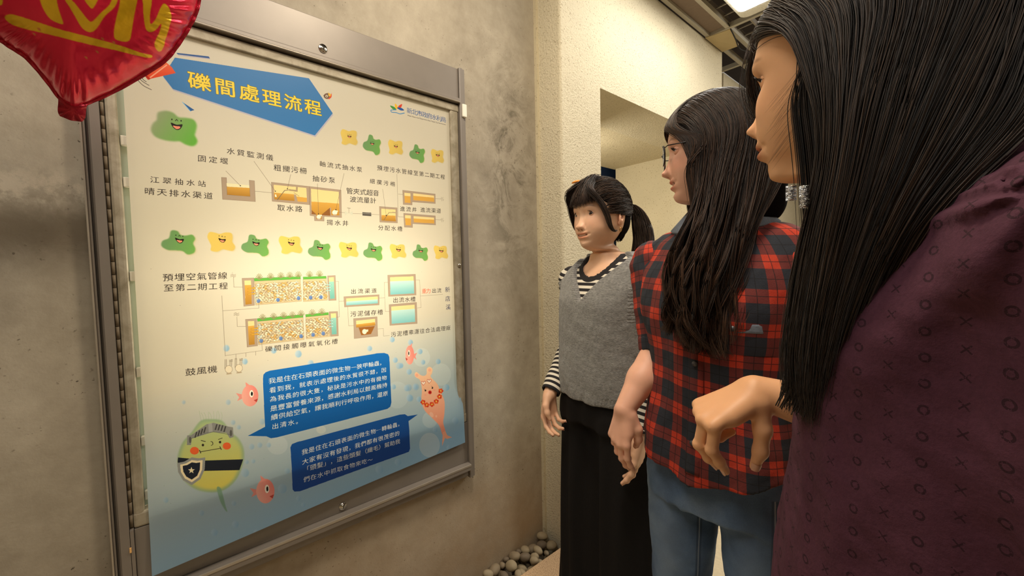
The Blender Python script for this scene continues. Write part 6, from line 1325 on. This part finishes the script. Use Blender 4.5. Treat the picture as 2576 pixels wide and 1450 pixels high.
# ------------------------------------------------------------------ woman in the purple printed shirt, nearest
def person_three():
    rng = np.random.default_rng(31); hp = atd(2150, 158, .425); fr = Frame(1.372, .585, 193); Tm = head_matrix(hp, -182, -1, 0, 1.0)
    root = empty('person', fr(0, 0, 0), label='woman with long straight black hair and a purple printed shirt, one hand raised', cat='person')
    skin = mat_skin('skin_golden', (226, 172, 128)); hair = mat_hair('straight_black_hair', (15, 12, 12), (86, 64, 46), .48)
    o = dict(tipz=-.0445, tipl=.0118, brl=.000, brz=-.006, under=.010, mz=-.0735, ml=.0065, gap=.0012, open=.004, smile=.2, eyey=.0665, lid_up=.30, lid_lo=.20, gaze=(0, -.25), lip=(.72, .44, .42), brow=.65, blush=.5, wing=.0065, fine=330, nth=240)
    def ed(P):
        for r in P:
            if -.100 < r[2] < -.05: r[1] += .0015
            if r[0] == .45: r[1] -= .004
        return P
    o['edit'] = ed
    parts = build_head(Tm, o, 1.0, 0)
    for sd in (1, -1): eye_parts(root, Tm, sd, o, dict(eye=MEYE, skin=skin, lash=MLASH))
    # right arm raised, hand drooping from the wrist
    Rw = atd(1899, 984, .60); Re = A3(1.345, .755, 1.055); Rs = fr(-.165, -.01, 1.325)
    c2w = lambda *a: CM@A3(*a)
    d_ = c2w(-.86, .47, .06); n_ = c2w(-.45, -.84, -.22)
    Fd = Field(np.minimum(Rw, Re)-A3(.16, .12, .16), np.maximum(Rw, Re)+.07, .0020); Fd.chain([Re, Re*.4+Rw*.6, Rw], [.0400, .0330, .0235], .012, None)
    nr, (d, n, t) = hand_field(Fd, Rw, d_, n_, 1, [(60, 36, 0, 3), (56, 42, 8, 0), (72, 66, 36), (78, 70, 40)], [(.010, .018, -.010), (.024, .030, -.040), (.040, .032, -.070), (.056, .028, -.094)], 1.0, .0084)
    if (t@CM[:, 2]) > 0:
        Fd = Field(np.minimum(Rw, Re)-A3(.16, .12, .16), np.maximum(Rw, Re)+.07, .0020); Fd.chain([Re, Re*.4+Rw*.6, Rw], [.0400, .0330, .0235], .012, None)
        nr, (d, n, t) = hand_field(Fd, Rw, d_, n_, -1, [(60, 36, 0, 3), (56, 42, 8, 0), (72, 66, 36), (78, 70, 40)], [(.010, .018, -.010), (.024, .030, -.040), (.040, .032, -.070), (.056, .028, -.094)], 1.0, .0084)
    v, f = Fd.mesh(2); parts.append((v, f, A3(1, .97, .94)))
    Ls = fr(.165, -.01, 1.325); Le = fr(.215, -.06, 1.06); Lw = fr(.21, .06, .86)
    Fd = Field(np.minimum(Lw, Le)-.17, np.maximum(Lw, Le)+.08, .0036); Fd.chain([Le, Lw], [.038, .0225], .012)
    nl, (d2, n2, t2) = hand_field(Fd, Lw, A3(-.1, 0, -1), fr.l, 1, [(24, 30, 16), (30, 36, 20), (36, 40, 24), (42, 42, 25)], [(.012, .018, -.008), (.042, .034, -.022), (.068, .034, -.030), (.090, .026, -.038)], .96)
    v, f = Fd.mesh(1); parts.append((v, f, A3(1, .96, .94)))
    Fd = Field(fr.o+A3(-.30, -.30, 1.0), fr.o+A3(.30, .30, 1.46), .0045); TORSO(Fd, fr, -.011, .045); Fd.cone(tw(Tm, [(0, -.034, -.15)])[0], .045, fr(0, -.005, 1.33), .050, .02); v, f = Fd.mesh(2); parts.append((v, f, A3(1, .97, .95)))
    V, F, T = join(parts); bo = mobj('body', V, F, skin, root, True); vcol(bo, 'tint', T)
    nail_objs(nr, c2w(-.3, .2, -.9), root)
    # loose printed shirt
    Fd = Field(fr.o+A3(-.32, -.32, .66), fr.o+A3(.32, .32, 1.46), .004)
    Fd.stack([fr.sec(.68, 0, .004, .215, .178), fr.sec(.85, 0, .006, .205, .165), fr.sec(1.0, 0, .010, .190, .150), fr.sec(1.12, 0, .012, .178, .136), fr.sec(1.21, 0, .010, .174, .128), fr.sec(1.29, 0, .0, .170, .112), fr.sec(1.335, 0, -.006, .148, .092), fr.sec(1.365, 0, -.010, .106, .080), fr.sec(1.395, 0, -.012, .076, .068)], power=2.2)
    for s_ in (-1, 1): Fd.cone(fr(s_*.11, -.008, 1.330), .048, fr(s_*.158, -.010, 1.312), .054, .02)
    for S_, E_ in ((Ls, Le), (Rs, A3(1.375, .77, 1.10))):
        d1 = unit(E_-S_); C_ = E_+d1*.03; Fd.cone(S_+d1*.02, .062, C_, .056, .045); Fd.cone(C_-d1*.03, .048, C_+d1*.09, .048, .004, None, 'sub')
    nk = fr(0, .018, 1.40); Fd.cut(lambda X: (1-np.hypot(((X-nk)@fr.l)/.080, ((X-nk)@fr.f)/.080))*.07)
    def fold(X):
        a = X-fr(.10, .03, 1.34); r_ = np.linalg.norm(a, axis=-1); th = np.arctan2(a[..., 2], a@fr.f)
        return .0075*np.sin(th*8+2*hashnoise(X, 9, 4))*np.clip(r_*6, 0, 1)*np.clip(1.4-r_*4, .25, 1)+.004*hashnoise(X*A3(1, 1, .5), 26, 41)+.0016*hashnoise(X, 85, 42)
    Fd.displace(fold); v, f = Fd.mesh(1); ob = mobj('printed_shirt', v, f, MU, root, True)
    def pp(v): L = v-fr.o; return np.stack([-(L@fr.f)+.35*np.abs(L@fr.l)*np.sign(L@fr.l), v[:, 2], L@fr.l], -1)
    vvec(ob, 'pp', pp(v))
    # trousers and shoes (below the frame)
    Fd = Field(fr.o+A3(-.26, -.26, .05), fr.o+A3(.26, .26, .98), .008); Fd.stack([fr.sec(.74, 0, -.005, .160, .125), fr.sec(.84, 0, 0, .155, .120), fr.sec(.95, 0, 0, .14, .105)], k=0)
    for s_ in (-1, 1): Fd.chain([fr(s_*.08, -.005, .78), fr(s_*.09, .004, .46), fr(s_*.095, -.02, .09)], [.09, .068, .06], .02)
    Fd.plane((0, 0, .085), (0, 0, -1)); v, f = Fd.mesh(1); mobj('trousers', v, f, MB_, root, True); shoes(fr, root, ((.095, .02), (-.095, .0)), MSH)
    # hair
    Fd = Field((-.12, -.16, -.20), (.12, .13, .16), .003); Fd.ell(HC, (.0785, .1045, .1075), None, 0); Fd.cone(A3(0, -.065, 0), .072, A3(0, -.075, -.15), .062, .02)
    Fd.cut(lambda X: np.minimum(X[..., 1]-.024, (.070-X[..., 2]))); v, f = Fd.mesh(2); ob = mobj('hair', tw(Tm, v), f[:, ::-1], MBASE, root, True); vfloat(ob, 'shade', np.clip(.05+.05*hashnoise(v, 90, 2), 0, 1))
    iT = np.linalg.inv(Tm)
    def long_hair(name, lines, n_, side, thick=.035, r=.0006, wav=.006, exit0=(62, 8), exit1=(178, -6), seed=0, shade=(1.2, 3.0), front=.9, m1=18, m2=44, out=.012, stray=0):
        rg = np.random.default_rng(seed); q = rg.uniform(0, 1, n_); dp = rg.uniform(.45 if 'locks' in name else 0, 1, n_); PL = tw(iT, poly_interp(lines, q, m2))
        ea = np.radians(exit0[0]+(exit1[0]-exit0[0])*q)+rg.normal(0, .03, n_); ee = np.radians(exit0[1]+(exit1[1]-exit0[1])*q)
        de = np.stack([side*np.sin(ea)*np.cos(ee), np.cos(ea)*np.cos(ee), np.sin(ee)], -1)
        ry = front-(front+.55)*q+rg.normal(0, .05, n_); rd = np.stack([rg.normal(0, .02, n_), ry, np.sqrt(np.clip(1.15-ry**2, .05, 2))], -1)
        t = np.linspace(0, 1, m1); S = slerp(rd, de, t); off = (.003+out*(1-dp))[:, None]*(.35+.65*t)[None, :]; A = skull(S, off)
        inw = -de.copy(); inw[:, 2] = 0; inw = unit(inw); B = PL+inw[:, None]*(dp*thick)[:, None, None]; B = wiggle(B, wav, rg, 1.3, 1.3)
        cutn = rg.uniform(.82, 1.0, n_); P = np.concatenate([A, B[:, 1:]], 1); P = smooth_paths(resample(P, m1+m2), 14)
        P = np.stack([np.stack([np.interp(np.linspace(0, c, m1+m2), np.linspace(0, 1, m1+m2), P[i, :, k]) for k in range(3)], -1) for i, c in enumerate(cutn)]); P += .0007*np.sin(np.linspace(0, 16, m1+m2)[None, :, None]+rg.uniform(0, 6.3, (n_, 1, 3)))
        return strands(name, tw(Tm, P), r, hair, root, np.clip(rg.beta(shade[0], shade[1], n_), 0, 1))
    near = [[atd(2045, 260, .365), atd(2055, 400, .370), atd(2025, 520, .375), atd(1990, 680, .385), atd(1965, 850, .39), atd(1960, 980, .40), atd(2000, 1060, .41)],
            [atd(2140, 260, .335), atd(2120, 420, .335), atd(2090, 560, .340), atd(2060, 720, .350), atd(2035, 880, .36), atd(2030, 1000, .37), atd(2040, 1090, .38)],
            [atd(2330, 260, .310), atd(2270, 420, .315), atd(2210, 560, .320), atd(2150, 720, .330), atd(2100, 880, .345), atd(2080, 1000, .36), atd(2060, 1080, .37)],
            [atd(2720, 240, .275), atd(2530, 400, .290), atd(2370, 545, .305), atd(2270, 700, .325), atd(2200, 840, .34), atd(2150, 960, .355), atd(2090, 1060, .37)]]
    long_hair('hair_strands', near, 4200, 1, thick=.045, wav=.003, seed=1, r=.00042, out=.016, exit0=(66, 6))
    long_hair('hair_locks', near, 520, 1, thick=.05, wav=.003, seed=2, r=.0024, out=.003, shade=(1, 9), exit0=(70, 5))
    far = [[tw(Tm, [p])[0] for p in l] for l in ([(-.078, .030, -.02), (-.085, .034, -.09), (-.09, .035, -.17), (-.095, .04, -.26), (-.09, .05, -.36)], [(-.09, -.02, -.03), (-.10, -.02, -.1), (-.11, -.03, -.17), (-.11, -.03, -.25), (-.11, -.03, -.34)], [(-.04, -.10, -.03), (-.05, -.12, -.1), (-.06, -.13, -.17), (-.07, -.14, -.25), (-.08, -.14, -.34)])]
    long_hair('hair_strands', far, 900, -1, thick=.03, wav=.004, seed=3, r=.0009, exit0=(58, 6))
    # hair falling forward over the brow on the far side, and loose wisps beside the cheek
    k = np.array([(-.006, .030, .121), (-.024, .082, .104), (-.034, .104, .070), (-.040, .112, .030), (-.048, .106, -.004), (-.062, .088, -.035), (-.075, .07, -.07)]); base = catmull(k, 5, False); nn = 300; m = len(base); w = np.linspace(.35, 1.0, m)
    P = base[None]+rng.normal(0, 1, (nn, 1, 3))*A3(.008, .0085, .006)*w[None, :, None]; strands('fringe', tw(Tm, P), .0003, hair, root, rng.beta(1.3, 2.2, nn))
    TL = [(.0800, .016, -.040), (.082, .010, -.080), (.083, .006, -.130), (.083, .004, -.19)]
    swept('fringe', Tm, rng, 1500, 1, (38, 46), (74, 8), TL, hair, root, .00045, .010, (-.2, .8), (.20, .16)); swept('fringe', Tm, rng, 800, -1, (38, 46), (74, 4), TL, hair, root, .0006, .008, (-.2, .8), (.20, .16))
    nn = 34; u = rng.uniform(0, 1, nn); st = np.stack([.0755+0*u, .022+.004*u, -.012-.060*u], -1)+rng.normal(0, .002, (nn, 3)); en = st+np.stack([-.002+0*u, .026+.010*rng.random(nn), -.030-.012*rng.random(nn)], -1); mi = (st+en)/2+A3(.0035, .003, -.006); tt = np.linspace(0, 1, 12)[None, :, None]
    P = st[:, None]*(1-tt)**2+2*mi[:, None]*tt*(1-tt)+en[:, None]*tt**2; strands('wisps', tw(Tm, P), .00010, hair, root, rng.beta(1.2, 3, nn))
    # glittering ear ornament glimpsed through the hair
    sil = plain('silver_ornament', (214, 216, 222), .12, 1.0, nscale=400, namp=.2, bstr=1.0); L = []
    for (x0, x1, y0, y1) in ((1982, 2004, 466, 505), (2016, 2036, 466, 524)):
        for k_ in range(5):
            ya, yb_ = y0+(y1-y0)*k_/5, y0+(y1-y0)*(k_+.85)/5; q = [atd(x0, ya, .372), atd(x1, ya, .370), atd(x1, yb_, .368), atd(x0, yb_, .372)]; c_ = atd((x0+x1)/2, (ya+yb_)/2, .364); bk = [p+CM[:, 2]*.003 for p in q]; L.append((q+[c_]+bk, [(0, 1, 4), (1, 2, 4), (2, 3, 4), (3, 0, 4), (5, 8, 7, 6)]))
    v, f = merge(L); mobj('ear_ornament', v, f, sil, root)
person_three()

# ================================================================== heart balloon
def balloon():
    n0 = atd(235, 60, .74); nrm = unit(CAM-n0); up0 = A3(0, 0, 1); rt = unit(np.cross(nrm, up0))*-1
    if (rt@CM[:, 0]) < 0: rt = -rt
    up = unit(np.cross(rt, nrm)); up = up if up[2] > 0 else -up
    def loc(px, py):                  # pixel -> balloon plane coords (r,u)
        d = ray(px, py); t = ((n0-CAM)@nrm)/(d@nrm); p = CAM+d*t-n0; return np.array([p@rt, p@up])
    right = [loc(*p) for p in ((183, 268), (222, 256), (290, 224), (365, 180), (412, 148), (442, 112), (470, 70), (490, 30), (499, -20), (492, -90), (455, -170), (395, -215), (320, -225), (255, -190), (212, -140))]
    left = [loc(*p) for p in ((183, 268), (150, 243), (112, 192), (70, 143), (30, 116), (0, 95), (-55, 55), (-105, 0), (-130, -70), (-128, -150), (-90, -215), (-20, -250), (70, -240), (150, -195), (212, -140))]
    ctr = loc(190, 0); out = catmull(right+left[-2:0:-1], 10); n = len(out); nr_ = 34; root = empty('heart_balloon', n0, label='shiny red heart-shaped foil balloon with yellow hand lettering, left of the case', cat='balloon')
    L = np.linalg.norm(out-ctr, axis=1); V = []; UV = []; rg = np.random.default_rng(5); ang = np.arctan2(*(out-ctr).T); nrm2 = nrm
    # distance-to-outline driven puff
    depth = .075
    for side in (1, -1):
        for j in range(nr_+1):
            s = j/nr_
            for i in range(n):
                p = ctr+(out[i]-ctr)*s; e = 1-s; h = depth*(1-s**2.6)**.62*(1.0)
                wr = .0045*np.exp(-((e-.06)/.09)**2)*np.sin(i*.62+2.2*math.sin(i*.11))+.0022*np.exp(-((e-.14)/.12)**2)*np.sin(i*1.35+1)+.0016*math.sin(p[0]*60+p[1]*35+side)*(1-s)
                if s >= .999: wr = 0; h = 0
                V.append(n0+rt*p[0]+up*p[1]+nrm*side*(h+wr)); UV.append(p)
    m = (nr_+1)*n; F = []
    for k, b0 in enumerate((0, m)):
        for j in range(nr_):
            for i in range(n):
                q = (b0+j*n+i, b0+j*n+(i+1) % n, b0+(j+1)*n+(i+1) % n, b0+(j+1)*n+i); F.append(q if k == 0 else q[::-1])
    UVa = np.array(UV); lo = UVa.min(0)-.01; hi = UVa.max(0)+.01; S = 2200; w, h = int((hi-lo)[0]*S), int((hi-lo)[1]*S)
    mask = np.zeros((h, w), np.float32)
    def T(p): return (loc(*p)-lo)*S
    global IMG, TH, TW
    keep = (IMG, TH, TW); IMG = np.zeros((h, w, 3), np.float32); TH, TW = h, w; IMG[:] = (214, 28, 62)
    g = (220, 176, 30)
    def pl(pts, col=g, soft=1):
        x0, y0, mk = polymask(np.array([T(p) for p in pts]), soft); fillmask(x0, y0, mk, col)
    pl(catmull([(108, 0), (100, -60), (88, -150), (120, -160), (142, -60), (150, 10), (158, 40), (164, 60), (150, 58), (132, 48), (118, 28)], 5))
    pl(catmull([(166, 0), (150, -50), (160, -110), (196, -120), (214, -90), (250, -120), (292, -108), (298, -50), (290, 12), (262, 42), (242, 72), (226, 80), (208, 70), (192, 44), (178, 20)], 5)); pl(catmull([(182, -2), (176, -50), (190, -90), (206, -82), (216, -60), (238, -90), (272, -84), (282, -40), (276, 8), (252, 34), (232, 54), (222, 50), (206, 30), (192, 12)], 5), (214, 28, 62))
    pl(catmull([(212, 0), (206, -30), (214, -44), (226, -30), (240, -44), (252, -28), (246, 2), (233, 24), (222, 16)], 5))
    pl(catmull([(297, 8), (300, -60), (316, -150), (344, -150), (350, -60), (340, 0), (332, 40), (326, 80), (322, 98), (312, 103), (294, 100), (284, 92), (284, 70), (290, 40)], 5))
    pl(catmull([(330, -60), (350, -90), (372, -20), (374, 8), (370, 40), (372, 60), (384, 48), (394, 24), (404, 11), (416, 20), (424, 42), (420, 66), (412, 96), (404, 124), (394, 128), (384, 116), (384, 102), (394, 80), (398, 60), (386, 74), (372, 80), (360, 72), (354, 40), (350, 0)], 5))
    pl(catmull([(22, 44), (36, 37), (60, 42), (110, 58), (160, 74), (230, 92), (300, 112), (350, 130), (376, 136), (378, 142), (366, 143), (340, 137), (290, 124), (220, 108), (140, 88), (70, 72), (36, 60)], 5)); pl(catmull([(0, -10), (14, -8), (20, 6), (16, 16), (2, 12)], 4))
    for p in ((92, 84), (242, 126), (216, 140), (255, 95), (104, 72), (282, 104)): pl(catmull([(p[0]-3, p[1]-3), (p[0]+4, p[1]-1), (p[0]+5, p[1]+5), (p[0], p[1]+2)], 3), (196, 110, 60))
    im = to_image('balloon_print', IMG); (IMG, TH, TW) = keep
    mt, nt, b = new_mat('red_foil'); t = nt.nodes.new('ShaderNodeTexImage'); t.image = im; t.extension = 'EXTEND'; nt.links.new(t.outputs[0], b.inputs['Base Color']); b.inputs['Metallic'].default_value = .45; b.inputs['Roughness'].default_value = .24
    nz = noise(nt, 30, 3, .5); mp = nt.nodes.new('ShaderNodeMapping'); 
    bump(nt, b, nz.outputs[0], .25, .008)
    ob = mobj('foil_envelope', V, F, mt, root, True); set_uv(ob, (UVa-lo)/(hi-lo))
    # flat seam rim and filling tab
    mr, nt, b2 = new_mat('dark_red_foil'); b2.inputs['Base Color'].default_value = (*srgb((170, 18, 44)), 1); b2.inputs['Metallic'].default_value = .5; b2.inputs['Roughness'].default_value = .3; bump(nt, b2, noise(nt, 90, 3).outputs[0], .4, .004)
    c_ = out.mean(0); V = []; F = []
    for i in range(n):
        d = unit(out[i]-c_)
        for e_ in (-.003, .0065): V.append(n0+rt*(out[i]+d*e_)[0]+up*(out[i]+d*e_)[1]+nrm*.0018*math.sin(i*.9))
    for i in range(n): F.append((2*i, 2*i+1, (2*((i+1) % n))+1, 2*((i+1) % n)))
    sm = mobj('seam_rim', V, F, mr, root, True); md = sm.modifiers.new('t', 'SOLIDIFY'); md.thickness = .0006
    tb = catmull([(150, 236), (146, 262), (146, 284), (155, 294), (180, 303), (204, 306), (214, 298), (217, 275), (219, 258), (200, 245), (175, 240)], 4); V = []; k = len(tb)
    for sd in (1, -1):
        q = np.mean([loc(*p) for p in tb], axis=0); V.append(n0+rt*q[0]+up*q[1]+nrm*(.004*sd+.001))
        for i, p in enumerate(tb): q = loc(*p); V.append(n0+rt*q[0]+up*q[1]+nrm*(.0006*sd+.003*math.sin(i*1.3)))
    F = [(0, 1+i, 1+(i+1) % k) for i in range(k)]+[(k+1, k+2+(i+1) % k, k+2+i) for i in range(k)]+[(1+i, k+2+i, k+2+(i+1) % k, 1+(i+1) % k) for i in range(k)]
    mobj('filling_tab', V, F, mr, root, True)
balloon()

# ================================================================== pebbles in the trench
def pebbles():
    mats = [plain('grey_pebble_'+a, c, .7, nscale=70, namp=.08, bstr=.15) for a, c in (('light', (152, 136, 108)), ('mid', (132, 116, 92)), ('dark', (106, 92, 74)))]
    rg = np.random.default_rng(12); protos = []
    for k in range(7):
        bm = bmesh.new(); bmesh.ops.create_icosphere(bm, subdivisions=3, radius=1.0)
        sd = rg.uniform(0, 9); X = np.array([v.co for v in bm.verts]); nz = hashnoise(X, 1.6, 60+k)
        for v, q in zip(bm.verts, nz): v.co = v.co*(1+.10*q)
        me = bpy.data.meshes.new('pebble'); bm.to_mesh(me); bm.free(); me.materials.append(mats[k % 3]); me.polygons.foreach_set('use_smooth', np.ones(len(me.polygons), dtype=bool)); protos.append(me)
    placed = []
    T = [(1353, 1340, .024), (1322, 1362, .024), (1358, 1363, .022), (1325, 1386, .021), (1281, 1387, .024), (1316, 1404, .024), (1352, 1390, .021), (1279, 1423, .026), (1230, 1422, .027), (1196, 1437, .025), (1343, 1416, .019), (1246, 1403, .014), (1263, 1402, .013), (1379, 1328, .020), (1385, 1372, .024), (1375, 1394, .013), (1300, 1384, .012), (1304, 1446, .018), (1172, 1450, .023), (1265, 1448, .020), (1222, 1452, .020), (1342, 1447, .012)]
    P = []; R_ = []
    for i, (px, py, r) in enumerate(T): p = onZ(px, py, -.018-.010*(i % 2)); P.append(p); R_.append(r)
    while len(P) < 88: P.append(A3(rg.uniform(.02, .125), rg.uniform(.62, 1.28), rg.uniform(-.09, -.05))); R_.append(rg.uniform(.016, .025))
    P = np.array(P); R_ = np.array(R_); W_ = np.where(np.arange(len(P)) < len(T), .25, 1.0)
    for it in range(260):
        for a in range(len(P)):
            d = P-P[a]; L_ = np.linalg.norm(d, axis=1)+1e-9; gap = (R_+R_[a])*1.03-L_; gap[a] = -1
            for b_ in np.where(gap > 0)[0]:
                u = d[b_]/L_[b_]; ws = W_[a]+W_[b_]; P[a] -= u*gap[b_]*W_[a]/ws; P[b_] += u*gap[b_]*W_[b_]/ws
        P[:, 0] = np.clip(P[:, 0], R_+.001, .144-R_); P[:, 1] = np.clip(P[:, 1], .5, 1.334-R_); P[:, 2] = np.clip(P[:, 2], -.113+R_, -.004)
    for i in range(len(P)):
        o = bpy.data.objects.new('pebble', protos[i % 7]); COL.objects.link(o); o.location = tuple(P[i]); r = R_[i]; o.scale = (r*.92, r*1.20, r*.80); o.rotation_euler = (rg.uniform(-.4, .4), rg.uniform(-.4, .4), rg.uniform(0, 3.1))
        tag(o, label='smooth grey river pebble in the narrow trench at the foot of the wall', cat='pebble', group='river pebbles in the trench')
pebbles()
